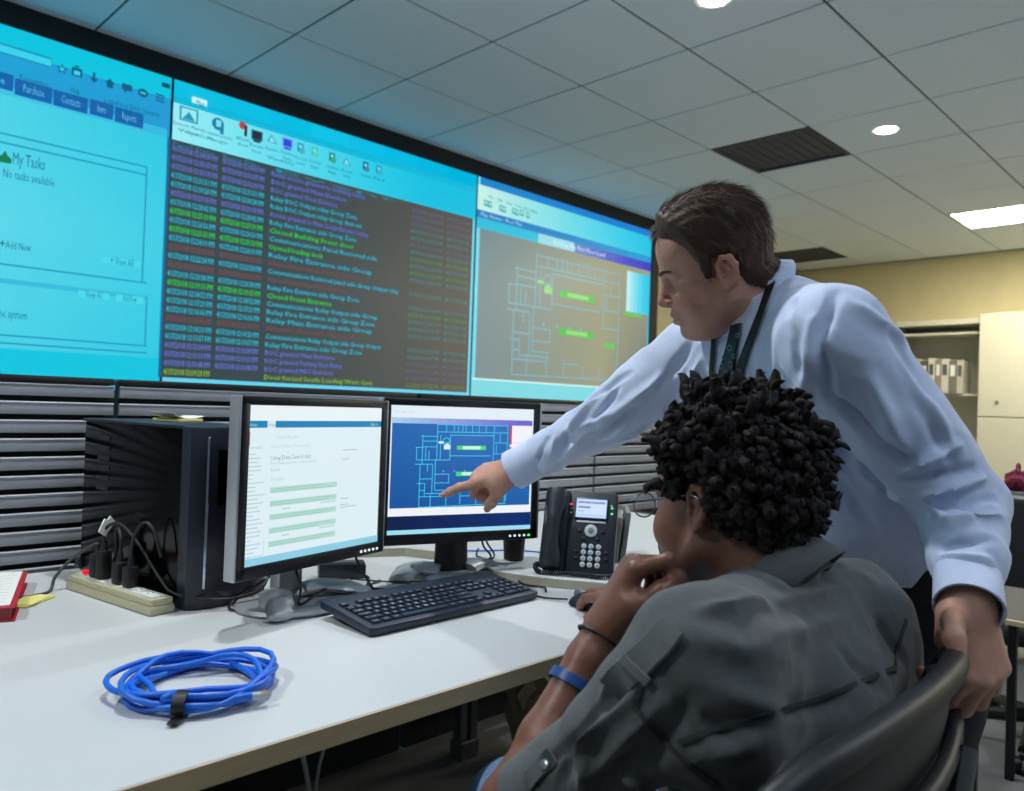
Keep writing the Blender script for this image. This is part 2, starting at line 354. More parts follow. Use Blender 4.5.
# --- middle window: event log
p = Paint(); X0, X1 = VX1+g, VX2-g
p.rect(X0, VZ0, X1, VZ1, (0, 178, 214))
p.grid(X0, VZ1-.075, X1, VZ1, lambda s, t: mix((40, 205, 232), (0, 170, 214), s), 8, 1)
z1 = V(172, 139)[1]; z2 = V(172, 101.5)[1]
p.grid(X0, z1, X1, z2, lambda s, t: mix((150, 232, 240), (0, 186, 220), s*1.25), 60, 1)
R2(p, 192, 96, 207, 107, (190, 240, 244)); T2(p, 196, 105, 'Main', .04, (10, 90, 120), 205)
dk = (8, 100, 130)
for k, (u, v, c) in enumerate(((189, 115, (20, 150, 180)), (218, 124, (10, 120, 160)), (243.5, 128.5, (50, 40, 60)), (257, 135.5, (20, 40, 60)), (272.5, 139, (40, 160, 190)), (287.5, 143, (40, 70, 220)), (301, 148, (30, 140, 190)), (315, 152, (60, 190, 170)), (332.5, 157.5, (20, 120, 80)), (347, 161.5, (50, 150, 190)), (366, 166.5, (20, 70, 130)), (379, 170, (30, 130, 170)))):
    cx, cy = V(u, v); r = .031
    if k == 0: p.rect(cx-.045, cy-.034, cx+.045, cy+.034, c); p.rect(cx-.036, cy-.026, cx+.036, cy+.027, (150, 228, 238)); p.poly([(cx-.03, cy-.024), (cx, cy+.016), (cx+.03, cy-.024)], c)
    elif k == 1: p.poly([(cx+r*math.cos(a*.6), cy+r*math.sin(a*.6)) for a in range(10)], c); p.rect(cx-.010, cy-.014, cx+.016, cy+.02, (120, 220, 235)); p.rect(cx+.012, cy-.045, cx+.03, cy-.008, c)
    elif k == 2: p.poly([(cx-.006+.02*math.cos(a*.785), cy+.014+.02*math.sin(a*.785)) for a in range(8)], (190, 60, 60)); p.rect(cx+.005, cy-.036, cx+.02, cy+.02, c)
    elif k in (3, 5): p.rect(cx-r, cy-r*.8, cx+r, cy+r*.8, (60, 90, 110) if k == 3 else (120, 150, 235)); p.rect(cx-r*.75, cy-r*.6, cx+r*.75, cy+r*.6, c); p.rect(cx-.02, cy-r*1.15, cx+.02, cy-r*.8, c)
    elif k in (4, 9): p.poly([(cx-r, cy-r*.6), (cx-r*.2, cy+r*.7), (cx+r*.9, cy-r*.7)], c); p.poly([(cx-r*.6, cy-r*.5), (cx-r*.2, cy+r*.4), (cx+r*.5, cy-r*.55)], (140, 226, 236))
    else: p.rect(cx-r*.7, cy-r*.7, cx+r*.5, cy+r*.8, c); p.poly([(cx+r*.2+r*.6*math.cos(a*.785), cy-r*.4+r*.6*math.sin(a*.785)) for a in range(8)], mix(c, (120, 220, 220), .4)); p.rect(cx-r*.4, cy, cx+r*.2, cy+r*.5, (120, 222, 232))
    s1, s2 = (('System Alarm', 'View'), ('Communications', 'Manager'), ('Alarm', 'Reset'), ('Event', 'Report'), ('Readers', ''), ('Device', 'Status'), ('Access', 'Levels'), ('Control', 'Manager'), ('Communicate', 'Manager'), ('Access', 'Groups'), ('Schedule', ''), ('Find', ''))[k]
    wd = .15 if k in (0, 1) else .075
    p.text(cx-wd/2, cy-.062, s1, .024, dk, wd)
    if s2: p.text(cx-wd/3, cy-.09, s2, .024, dk, wd*.7)
T2(p, 186, 133.5, 'Operations', .03, (20, 140, 165), 213); T2(p, 267, 158.5, 'Viewers', .03, (10, 110, 150), 294)
# log area
ta = V(170.2, 142); xl = ta[0]; xr = V(470, 300)[0]; zt = V(172, 139)[1]; zbm = V(160, 377)[1]
def dark(s, t): return mix((50, 66, 72), (92, 84, 74), (s-.25)*1.2)
p.grid(xl, zbm, xr, zt, dark, 50, 1)
p.rect(X0, zbm-.03, X1, zbm, (96, 206, 232)); p.rect(X0, VZ0, X1, zbm-.028, (54, 160, 200))
p.rect(xr, VZ0, xr+.014, zt, (120, 214, 232)); p.rect(xl-.012, zbm, xl, zt+.0, (20, 96, 150))
CP, CC, CG, CR, CY = (92, 108, 214), (0, 186, 214), (0, 214, 60), (116, 66, 66), (130, 190, 20)
rows = 'PPPCCPCGCGCRCRCGCCCRCCPPPY'
msgs = ['Relay access granted to building lobby', 'BOC granted Main Elevator', 'BOC granted West Entrance', 'Relay BOC Output relay Group Zone', 'Relay BOC Output relay Group Arm set', 'Access granted to Main South Elevator lobby', 'Relay Fire Entrance side Group Zone', 'Closed Building Front door', 'Communications Panel Restored side', 'Opened loading dock', 'Relay Fire Entrance side Group', 'Alarm Access denied West Entrance', 'Communications Restored panel side Group Output relay',
        'Alarm cleared Main Front Entrance', 'Relay Fire Entrance side Group Zone', 'Closed Front Entrance', 'Communications Relay Output side Group', 'Relay Fire Entrance side Group Zone', 'Relay Main Entrance side Group', 'Alarm Access denied', 'Communications Relay Output side Group Output', 'Relay Fire Entrance side Group Zone', 'BOC granted Main Entrance', 'BOC granted Parking East Entry', 'BOC granted MEC Entrance', 'Door forced South Loading West Gate']
lens3 = [.36, .285, .25, .33, .35, .38, .33, .32, .42, .2, .40, .36, .52, .3, .35, .24, .43, .42, .41, .33, .45, .37, .26, .29, .255, .42]
c1 = V(172, 150)[0]; c1e = V(217.5, 162)[0]; c2 = V(222.5, 160)[0]; c2e = V(264.5, 173)[0]; c3 = V(271, 175)[0]
c4, c4e = V(411.5, 215)[0], V(443, 225)[0]; c5, c5e = V(447, 225)[0], V(469, 230)[0]
zr0 = V(170, 150)[1]; zr1 = V(160, 374)[1]
p.text(c1, zt-.028, 'Panel Date', .03, (20, 130, 150), .2); p.text(c2, zt-.028, 'Event Date', .03, (20, 130, 150), .2); p.text(c3, zt-.028, 'Event', .03, (20, 130, 150), .8)
COLS = dict(P=CP, C=CC, G=CG, R=CR, Y=CY)
for k, ch in enumerate(rows):
    z = zr0+(zr1-zr0)*k/25; c = COLS[ch]; bc = mix(c, (60, 70, 76), .80)
    dt = '4/17/2018 12:%02d:%02d PM' % (34-k, (k*37) % 60)
    for a, b in ((c1, c1e), (c2, c2e)):
        if ch == 'Y' and a == c2: continue
        p.rect(a, z-.001, b, z+.026, bc); p.text(a, z, dt, .040, c, b-a)
    wd = lens3[k]*1.62
    p.rect(c3, z, c3+wd, z+.024, mix(bc, (60, 70, 76), .4)); p.text(c3, z, msgs[k], .037, c, wd)
    if ch != 'R':
        cc = mix(c, (96, 96, 90), .55)
        p.text(c4, z, dt, .034, cc, c4e-c4); p.text(c5, z, dt[:9], .034, cc, c5e-c5)
p.build('screen', scr_m, vw, MV)['label'] = 'middle screen with rows of coloured log entries'
# --- right window: floor plan
PLAN = [(577, 152, 577, 530), (510, 195, 510, 360), (245, 190, 577, 190), (305, 205, 510, 205), (245, 155, 577, 155), (245, 152, 245, 330), (305, 205, 305, 325), (155, 325, 305, 325), (155, 265, 155, 325), (150, 265, 185, 265), (180, 205, 180, 345), (172, 212, 245, 212), (180, 235, 245, 235), (180, 262, 245, 262), (195, 262, 195, 325), (210, 280, 210, 325), (305, 305, 497, 305), (510, 295, 577, 295), (515, 240, 577, 240), (540, 195, 540, 240), (523, 250, 523, 290), (240, 325, 240, 470), (240, 393, 303, 393), (303, 393, 303, 435), (240, 435, 303, 435), (240, 470, 300, 470), (172, 345, 172, 550), (150, 345, 228, 345), (228, 345, 228, 485), (205, 345, 205, 380), (160, 437, 195, 437), (195, 437, 195, 500), (172, 500, 290, 500), (222, 490, 222, 547), (293, 480, 293, 545), (200, 485, 300, 485), (357, 485, 357, 540), (357, 500, 412, 500), (172, 550, 577, 542), (570, 500, 570, 545), (432, 500, 432, 543), (500, 500, 500, 543), (172, 470, 195, 470), (260, 205, 260, 325), (265, 240, 300, 240), (505, 360, 577, 360), (172, 415, 228, 415)] + [(x, 155, x, 190) for x in (285, 320, 340, 360, 375, 405, 437, 470, 510)]
def plan(p, f, lc, lw, gc, wc):
    for a, b, c, d in PLAN:
        q, r = f(a, b), f(c, d); p.line(q[0], q[1], r[0], r[1], lw, lc)
    for y in (255, 382):
        q, r = f(335, y), f(472, y+21); p.rect(q[0], r[1], r[0], q[1], gc)
        q2, r2 = f(362, y+3), f(446, y+17); p.rect(q2[0], r2[1], r2[0], q2[1], wc)
    for x in (277, 327, 375, 420): q = f(x, 378); p.rect(q[0]-lw, q[1]-lw, q[0]+lw, q[1]+lw, lc)
    q = f(285, 252); R_ = abs(f(300, 252)[0]-q[0])
    for k in range(10):
        a, b = k*.628, (k+1)*.628; p.line(q[0]+R_*math.cos(a), q[1]+R_*math.sin(a)+R_, q[0]+R_*math.cos(b), q[1]+R_*math.sin(b)+R_, lw, lc)
    for a, b, c, d in ((250, 235, 272, 246), (275, 252, 305, 274), (283, 245, 297, 260)):
        q, r = f(a, b), f(c, d); p.rect(q[0], r[1], r[0], q[1], wc)
p = Paint(); X0, X1 = VX2+g, VX3-g
p.grid(X0, VZ0, X1, VZ1, lambda s, t: mix((130, 214, 228), (0, 180, 222), s*1.2), 10, 1)
p.grid(X0+.02, VZ1-.05, X1, VZ1, lambda s, t: mix((20, 130, 200), (0, 120, 210), s), 4, 1)
p.grid(X0, VZ1-.215, X1, VZ1-.05, lambda s, t: mix((196, 236, 226), (0, 186, 226), s*.95), 50, 1)
for k in range(6): cx, cy = V(489+8.6*k, 198+2.9*k); p.text(cx, cy, ['File', 'Edit', 'View', 'Tools', 'Window', 'Help'][k], .03, (40, 130, 150))
for u, v in ((486, 203), (490, 204.5), (501, 208), (504, 209.5), (514, 211), (517, 212.5), (522, 213), (528, 215)): cx, cy = V(u, v); p.rect(cx-.018, cy-.02, cx+.018, cy+.02, (60, 160, 170)); p.rect(cx-.01, cy-.008, cx+.012, cy+.013, (160, 226, 220))
za = VZ1-.215
p.grid(X0, za-.05, X1, za, lambda s, t: mix((30, 120, 190), (10, 150, 205), s), 6, 1); p.text(X0+.03, za-.038, 'Map Viewer - Floor Plan', .04, (170, 220, 232))
p.grid(X0, za-.12, X1, za-.05, lambda s, t: (40, 186, 214) if s < .3 else (150, 214, 226) if s < .5 else mix((96, 130, 200), (40, 40, 190), (s-.5)*2), 20, 1)
p.text(X0+.75, za-.1, 'Building Map First Floor Level', .05, (214, 236, 240))
zb = V(478, 378)[1]
p.grid(X0+.03, zb, X1-.02, za-.12, lambda s, t: mix((118, 138, 142), (150, 150, 122), s*1.6-.1) if s < .7 else mix((150, 150, 122), (92, 104, 110), (s-.7)*2.8*(1-t)), 60, 18)  # viewing-angle dimming and yellowing put into the screen colours
q0, q1 = V(478, 221), V(640, 378)
x_l, x_r = V(509, 250)[0], V(619, 300)[0]; z_t = za-.2; z_b = zb+.04
f3 = lambda x, y: (x_l+(x-150)/427*(x_r-x_l), z_t-(y-152)/398*(z_t-z_b))
plan(p, f3, (122, 168, 178), .012, (64, 196, 70), (140, 210, 120))
xw = V(627, 270)[0]; p.grid(xw, V(630, 312)[1], X1-.02, za-.16, lambda s, t: mix((196, 232, 236), (0, 190, 226), s*1.1), 6, 1)
R2(p, 624, 312, 641, 318, (70, 200, 70)); R2(p, 604, 343, 614, 349, (70, 200, 80))
p.rect(X0+.03, VZ0, X1, zb-.01, (120, 212, 222)); p.rect(X0, zb-.012, X1, zb, (200, 238, 240))
p.build('screen', scr_m, vw, MV)['label'] = 'right screen with a grey building floor plan'
# ================================================================== slatted partition behind the desk
PY = 2.06
slat_m = mat('grey_slat', (150, 154, 162), .42, metal=.15, var=.04, scale=12, stretch=(1, 1, 1))
dark_m = mat('partition_dark', (26, 26, 28), .6, var=.05)
prof = [(0, 0), (-.0115, 0), (-.0125, .0015), (-.0098, .0225), (-.0118, .0245), (-.0124, .0262), (-.0118, .0282), (-.0095, .0298), (0, .0298)]   # y toward the room is -, z up
EDG = [-1.2, -.255, .69, 1.635, 2.58, 3.525]
PLAB = ['leftmost slatted grey partition panel behind the red notebook', 'slatted grey partition panel behind the red notebook and the computer tower', 'slatted grey partition panel behind the computer tower and left monitor', 'slatted grey partition panel behind the right monitor', 'slatted grey partition panel behind the desk phone and seated person']
smesh = None
for k in range(1, 5):
    x0, x1 = EDG[k], EDG[k+1]
    if k == 4: x1 = 3.525
    t = thing('partition_panel', PLAB[k], 'partition', ((x0+x1)/2, PY, 0), 0, 'slatted partition panels')
    wd = x1-x0-.014
    bm = NB(); box(bm, (0, .03, .59), (wd-.01, .03, 1.18)); obj('core_panel', bm, dark_m, t, 0)
    bm = NB(); box(bm, (0, .02, 1.177), (wd, .06, .016), .004); obj('top_rail', bm, mat('partition_rail', (44, 44, 46), .35, metal=.4), t)
    for q in range(11):
        if smesh is None:
            bm = NB(); n = len(prof); a = [bm.verts.new((-wd/2, y, z)) for y, z in prof]; b = [bm.verts.new((wd/2, y, z)) for y, z in prof]
            for i in range(n): bm.faces.new((a[i], a[(i+1) % n], b[(i+1) % n], b[i]))
            bm.faces.new(a); bm.faces.new(b)
            o = obj('slat', bm, slat_m, t, 50); smesh = o.data
        else:
            o = bpy.data.objects.new('slat', smesh); COL.objects.link(o); o.parent = t
        o.location = (0, .004, 1.138-.0428*q)
# ================================================================== desk
lam = mat('grey_white_laminate', (198, 202, 202), .38, var=.02, scale=3)
edge_m = mat('tan_edge_band', (190, 168, 130), .5, var=.06, scale=30, stretch=(1, 8, 8))
steel = mat('grey_steel', (120, 122, 126), .4, metal=.6)
desk = thing('desk', 'long grey-white desk with tan edge band in front of the slatted partition', 'desk', (1.0, 1.45, 0))
DO = Vector((1.0, 1.45, 0))
bm = NB(); box(bm, Vector((.9, 1.4585, DESK-.0135))-DO, (3.4, 1.167, .027), .0015, 1); obj('worktop', bm, lam, desk)
bm = NB(); box(bm, Vector((.9, .8735, DESK-.0145))-DO, (3.4, .003, .027)); obj('edge_band', bm, edge_m, desk, 0)
rp = [(1.03, 2.04), (1.03, 1.80), (1.20, 1.785), (1.34, 1.72), (1.40, 1.58), (1.385, 1.46), (1.335, 1.36), (1.375, 1.24), (1.48, 1.06), (1.56, .90), (2.55, .90), (2.55, 2.04)]
bm = NB(); prism(bm, [(x-1.0, y-1.45) for x, y in rp], DESK, DESK+.022, .0012); obj('raised_shelf', bm, lam, desk, 30)
bm = NB(); ptsE = [Vector((x, y, 0)) for x, y in rp[1:11]]; rgE = []
for i, q in enumerate(ptsE):
    tq = (ptsE[min(i+1, 9)]-ptsE[max(i-1, 0)]).normalized(); nq = Vector((tq.y, -tq.x, 0)); nq = nq if nq.dot(Vector((-.6, -.8, 0))) > 0 else -nq
    rgE.append([bm.verts.new(q+nq*o_+Vector((0, 0, DESK+h_))-DO) for o_, h_ in ((.0003, .001), (.0022, .001), (.0022, .0205), (.0003, .0205))])
for A, Bq in zip(rgE, rgE[1:]):
    for j in range(4): bm.faces.new((A[j], A[(j+1) % 4], Bq[(j+1) % 4], Bq[j]))
bm.faces.new(rgE[0]); bm.faces.new(rgE[-1])
obj('shelf_edge_band', bm, mat('greige_edge_band', (172, 166, 148), .5, var=.05), desk, 0)
RS = DESK+.022
for x, y in ((-.6, 1.9), (-.6, 1.0), (1.757, 1.9), (2.4, 1.9), (2.4, 1.02)):
    bm = NB()
    for s in (-1, 1): box(bm, Vector((x+s*.022, y, .35))-DO, (.03, .04, .70), .003, 1)
    box(bm, Vector((x, y, .03))-DO, (.08, .06, .06), .004, 1); obj('leg', bm, steel, desk)
bm = NB(); box(bm, Vector((.9, 2.0, .40))-DO, (3.2, .02, .55)); obj('modesty_panel', bm, dark_m, desk, 0)
# ================================================================== monitors
silver = mat('silver_plastic', (176, 180, 184), .32, metal=.45, var=.02)
bez = mat('monitor_bezel', (18, 20, 28), .38, var=.05)
mon_scr = screen_mat('monitor_screen', 1.0)
wht_led = mat('white_led', (230, 240, 240), .4, emit=(210, 230, 235), estr=1)
def monitor(label, cx, cy, rz, z0, paint, style):
    t = thing('monitor', label, 'monitor', (cx, cy, DESK), rz, 'desk monitors')
    W, H = .376, .301; zb = z0-DESK; zc = zb+H/2
    # bezel: four bars around the picture
    bm = NB(); b = .015; bb = .023
    box(bm, (0, .008, zb+H+b/2-.001), (W+2*b, .022, b+.002), .003); box(bm, (0, .008, zb-bb/2+.001), (W+2*b, .022, bb+.002), .003)
    for s in (-1, 1): box(bm, (s*(W/2+b/2-.001), .008, zc+(b-bb)/2), (b+.002, .022, H+b+bb-.002), .003)
    obj('bezel', bm, bez, t)
    for s in (-1, 1):
        bm = NB(); box(bm, (s*(W/2+b+.003), .014, zc+(b-bb)/2), (.006, .028, H+b+bb), .002); obj('side_band', bm, silver, t)
    bm = NB(); box(bm, (0, .024, zc+(b-bb)/2), (W+2*b-.004, .012, H+b+bb-.006), .003); box(bm, (0, .045, zc), (W*.72, .045, H*.7), .015, 3); obj('back_housing', bm, bez, t)
    paint.build('screen', mon_scr, t, Matrix.Translation((-W/2, .002, zb)) @ Matrix(((1, 0, 0, 0), (0, 0, -1, 0), (0, 1, 0, 0), (0, 0, 0, 1))))
    for k in range(5):
        bm = NB(); lathe(bm, [(.0028, 0), (.0028, .002), (.0015, .0026)], 10, (W/2-.008-.013*k, -.003, zb-.0125), RX(math.pi/2))
        obj('button', bm, (mat('green_led', (60, 220, 80), .4, emit=(90, 255, 90), estr=1.5) if k == 0 and style == 2 else wht_led), t)
    if style == 1:
        bm = NB(); box(bm, (0, .085, .09), (.066, .03, .18), .006); box(bm, (0, .07, .155), (.09, .05, .07), .01); obj('column', bm, silver, t)
        bm = NB(); lathe(bm, [(.075, .002), (.128, .002), (.131, .006), (.125, .012), (.085, .013), (.075, .008)], 48, (0, .05, 0), sx=1.02, sy=.86); obj('base', bm, silver, t)
        for s in (-1, 1):
            bm = NB(); pts = spl([(s*.02, .09, .012), (s*.06, .05, .028), (s*.105, -.005, .022), (s*.122, -.035, .012)], 6)
            tube(bm, pts, [.034]*6+[.032]*6+[.026]*6+[.02], 14, flat=.42); obj('foot', bm, silver, t)
    else:
        bm = NB(); lathe(bm, [(.044, .012), (.042, .07), (.043, .13)], 28, (0, .06, 0), sy=.6); box(bm, (0, .06, .15), (.09, .05, .07), .01); obj('column', bm, bez, t)
        bm = NB(); lathe(bm, [(.03, 0), (.062, .0), (.064, .008), (.05, .016), (.03, .018)], 36, (0, .02, 0), sx=1.25, sy=.72); obj('base', bm, silver, t)
        for s in (-1, 1):
            bm = NB(); pts = spl([(s*.03, .05, .018), (s*.075, .075, .022), (s*.115, .06, .018), (s*.142, .02, .009)], 6)
            tube(bm, pts, [.04]*6+[.036]*6+[.03]*6+[.018], 14, flat=.42); obj('foot', bm, silver, t)
    return t
# left picture: web page
p = Paint(); W, H = .376, .301
p.grid(0, 0, W, H, lambda s, t: (220, 237, 243), 1, 1)
p.rect(0, .268, W, H, (230, 241, 245)); p.rect(0, .257, W, .270, (10, 128, 182))
p.text(.004, .26, 'News', .008, (170, 220, 235)); p.rect(.046, .257, .066, .270, (214, 234, 240)); p.text(.048, .26, 'Home', .007, (40, 140, 180)); p.text(.338, .2605, 'Sign in', .009, (180, 224, 236))
p.rect(.0, .222, .006, .250, (196, 70, 90))
rnd = random.Random(3)
gry = (170, 190, 198)
p.text(.07, .236, 'Search this site', .009, (180, 200, 206)); p.text(.056, .219, 'Home > Library > Documents', .008, (186, 206, 212)); p.text(.0, .218, 'Contents', .009, (140, 200, 214))
p.text(.056, .196, 'Using Data Search List', .0115, (120, 140, 150)); p.text(.056, .187, 'The following results were found in the list', .008, gry, .12)
for k in range(3): p.text(.058, .174-.017*k, ['Results', 'Top pages', 'Sorted by date'][k], .008, gry)
for k in range(26): p.rect(.002, .207-.0076*k, .014+rnd.random()*.034, .2095-.0076*k, mix((176, 204, 214), (206, 228, 234), .35))
for k in range(5): 
    z = .133-.0255*k
    p.rect(.058, z, .238, z+.011, (176, 218, 208))
    for q in range(2): p.rect(.06, z+.0022+.0045*q, .06+.1+rnd.random()*.076, z+.0038+.0045*q, (150, 200, 192))
    if k in (1, 3): p.rect(.19, z-.005, .236, z-.002, (186, 214, 214)); p.rect(.09, z-.008, .11, z-.005, (186, 214, 214))
for z in (.208, .189, .106, .093, .088): p.rect(.25, z, .25+.02+rnd.random()*.03, z+.002, (176, 198, 206))
p.rect(0, 0, W, .016, (140, 204, 226)); p.rect(.0, .018, .046, .019, (170, 190, 200)); p.rect(.046, .018, .0468, .046, (170, 190, 200))
monitor('monitor showing a white web page, silver side, nearest the tower', .863, 1.392, .2476, .838, p, 1)
# right picture: floor plan
p = Paint()
p.rect(0, 0, W, H, (222, 236, 246)); p.grid(.004, .273, .372, .299, lambda s, t: (232, 238, 242), 1, 1)
p.text(.01, .282, 'File  Edit  View', .008, (200, 210, 216))
p.grid(.005, .258, .371, .271, lambda s, t: mix((170, 208, 236), (110, 100, 206), s*1.1), 16, 1)
p.grid(.006, .062, .369, .258, lambda s, t: mix((20, 84, 156), (52, 116, 192), t*.6+.3*s), 10, 8)
cx0, cx1, cy0, cy1 = .006, .369, .062, .258
f2 = lambda x, y: (cx0+(x-45)/650*(cx1-cx0), cy1-(y-152)/400*(cy1-cy0))
plan(p, f2, (70, 206, 240), .0017, (70, 214, 120), (206, 244, 230))
p.rect(.309, .186, .314, .258, (226, 50, 90)); p.rect(.314, .186, .368, .258, (240, 242, 246)); p.rect(.309, .205, .314, .212, (240, 242, 246)); p.rect(.314, .215, .368, .2165, (226, 200, 210))
p.rect(.004, .044, .372, .062, (238, 242, 248)); p.grid(.002, .012, .373, .044, lambda s, t: mix((2, 24, 70), (6, 44, 112), s), 8, 1); p.rect(0, .003, W, .012, (150, 222, 244))
monitor('monitor showing a blue floor plan that the hand points at', 1.2555, 1.394, -.3158, .846, p, 2)
# ================================================================== computer tower
gloss = mat('gloss_black', (6, 7, 10), .12, var=.05, spec=.22)
satin = mat('satin_black', (34, 38, 50), .36, var=.06)
pr = math.atan2(.66-.61, 1.97-1.52)
t = thing('computer_tower', 'glossy black computer tower standing beside the left monitor', 'computer', (.741, 1.532, DESK), .15)
bm = NB(); box(bm, (0, .23, .185), (.18, .40, .34), .004); obj('case', bm, gloss, t)
bm = NB(); poly = [(-.092, .03), (-.092, -.0), (-.07, -.014), (0, -.022), (.07, -.014), (.092, 0), (.092, .03)]
prism(bm, poly, 0, .36, .004); obj('front_panel', bm, satin, t, 30)
bm = NB(); box(bm, (0, .235, .3575), (.184, .41, .007), .003); obj('top_panel', bm, satin, t)
bm = NB(); box(bm, (-.062, -.014, .19), (.006, .004, .3), .001, 1, RZ(-.45)); obj('chrome_strip', bm, mat('chrome', (200, 204, 208), .15, metal=1), t)
bm = NB(); box(bm, (.0, -.0222, .26), (.09, .003, .11), .002); obj('drive_bay', bm, gloss, t)
bm = NB(); box(bm, (.045, -.019, .10), (.02, .006, .11), .002, R=RZ(.16)); pp = obj('port_panel', bm, gloss, t)
for k in range(4):
    bm = NB(); box(bm, (.045, -.0225, .07+.022*k), (.009, .002, .013), .001, 1, R=RZ(.16)); obj('usb_port', bm, steel, pp)
bm = NB(); lathe(bm, [(.004, 0), (.004, .003), (.002, .004)], 14, (.045, -.0205, .17), RX(math.pi/2)); obj('power_button', bm, mat('blue_led', (40, 80, 255), .3, emit=(50, 90, 255), estr=4), t)
for k in range(6):
    bm = NB(); box(bm, (-.0905, .34+.0, .21+.022*k), (.002, .05, .009)); obj('side_grille', bm, satin, t, 0)
for sx in (-1, 1):
    for y in (.05, .39):
        bm = NB(); box(bm, (sx*.07, y, .0075), (.03, .04, .015), .003); obj('rubber_foot', bm, black, t)
bm = NB(); box(bm, (.0, .435, .03), (.19, .03, .025), .008); obj('rear_skirt', bm, satin, t)
# sticky notes on the tower
ylw = mat('sticky_yellow', (222, 218, 130), .8, var=.03); plw = mat('paper_white', (226, 228, 222), .8, var=.02)
TZ = DESK+.361
t = thing('sticky_note_pad', 'pale yellow sticky notes lying on top of the computer tower', 'sticky notes', tuple(onz(178, 421, TZ)), .5)
bm = NB(); box(bm, (0, 0, .003), (.076, .076, .006), .0008, 1); obj('pad', bm, ylw, t)
bm = NB(); vs = [bm.verts.new((-.055+.11*i/6, -.03+.06*j, .0065+.014*(i/6-.5)**2*4*(1 if i < 3 else .4))) for j in range(2) for i in range(7)]
for i in range(6): bm.faces.new((vs[i], vs[i+1], vs[i+8], vs[i+7]))
o = obj('loose_sheet', bm, plw, t, 60); sm = o.modifiers.new('s', 'SOLIDIFY'); sm.thickness = .0006
# ================================================================== power strip with plugs
cream = mat('cream_plastic', (188, 182, 150), .45, var=.04)
mint = mat('outlet_face', (206, 214, 204), .45, var=.02)
a = Vector((.584, 1.52, 0)); b = Vector((.531, 1.84, 0)); d = (b-a).normalized(); rz = math.atan2(d.y, d.x)
cc = (a+b)/2 + Vector((d.y, -d.x, 0))*.026
t = thing('power_strip', 'cream power strip with black plugs beside the computer tower', 'power strip', (cc.x, cc.y, DESK), rz)
bm = NB(); box(bm, (0, 0, .009), (.33, .05, .018), .004); box(bm, (0, 0, .024), (.325, .046, .014), .004); obj('housing', bm, cream, t)
bm = NB(); box(bm, (0, 0, .0318), (.305, .032, .0025), .001); obj('outlet_plate', bm, mint, t)
for k in range(6):
    bm = NB(); box(bm, (-.12+.042*k, 0, .033), (.024, .02, .0012), .0004, 1); q = obj('outlet', bm, plw, t)
    bm = NB()
    for s in (-1, 1): box(bm, (-.12+.042*k, s*.005, .0338), (.007, .0016, .0008))
    obj('slot', bm, black, q, 0)
bm = NB(); box(bm, (.128, 0, .037), (.018, .012, .01), .002); obj('rocker_switch', bm, mat('red_switch', (200, 30, 40), .35, emit=(255, 40, 50), estr=.5), t)
Mt = Matrix.Translation((cc.x, cc.y, DESK)) @ Matrix.Rotation(rz, 4, 'Z'); MtI = Mt.inverted()
cab = mat('black_cable', (22, 22, 25), .5, var=.05)
for k, (x, h, tilt) in enumerate(((.085, .05, 0), (.06, .06, .1), (-.005, .045, -.1), (-.045, .042, .05))):
    bm = NB(); box(bm, (x, 0, .0335+h/2), (.024, .026, h), .005); cyl(bm, (x, 0, .033+h), (x, .0, .033+h+.02), .008, .005, 12)
    obj('plug', bm, cab, t)
def cable(label, pts, r=.0026, m=None, group='loose black cables on the desk', n=8):
    bm = NB(); tube(bm, spl(pts, 8), r, n); return tag(obj('cable', bm, m or cab, None, 180), label, 'cable', group)
def Wd(x, y, z): return Mt @ Vector((x, y, z))
t2 = thing('power_cord_tag', 'white paper tag wrapped round the black cord over the power strip', 'tag', tuple(Wd(.06, 0, .14)), .5)
bm = NB(); box(bm, (0, 0, 0), (.024, .004, .03), .001, 1, R=RY(.55)); box(bm, (.01, 0, .006), (.02, .0035, .028), .001, 1, R=RY(.75)); obj('label_paper', bm, plw, t2)
cable('black cord arching from the tagged plug across the tower front', [Wd(.06, 0, .105), Wd(.062, 0, .135), Wd(.03, -.012, .150), Wd(-.03, -.02, .12), Wd(-.10, -.03, .055), Wd(-.15, -.035, .03), (.70, 1.485, .752), (.76, 1.475, .755), (.80, 1.49, .765), (.83, 1.52, .79)], .0034)
cable('black cord looping between the two rear plugs of the power strip', [Wd(-.005, 0, .095), Wd(-.004, 0, .125), Wd(.015, -.004, .142), Wd(.035, -.01, .13), Wd(.05, -.02, .08), Wd(.1, -.03, .05), Wd(.18, -.02, .02)], .0034)
cable('black cord rising in a loop above the plug nearest the tower front', [Wd(-.045, 0, .09), Wd(-.05, 0, .13), Wd(-.075, -.006, .165), Wd(-.1, -.014, .15), Wd(-.12, -.02, .10)], .0034)
cable('grey cord running from the power strip to the red notebook', [Wd(.085, 0, .10), Wd(.10, .0, .10), Wd(.15, .015, .07), Wd(.165, .045, .03), (.50, 1.83, DESK+.004), (.47, 1.80, DESK+.004), (.42, 1.80, DESK+.004), (.32, 1.85, DESK+.004)], .0034, mat('grey_cable', (70, 70, 72), .5))
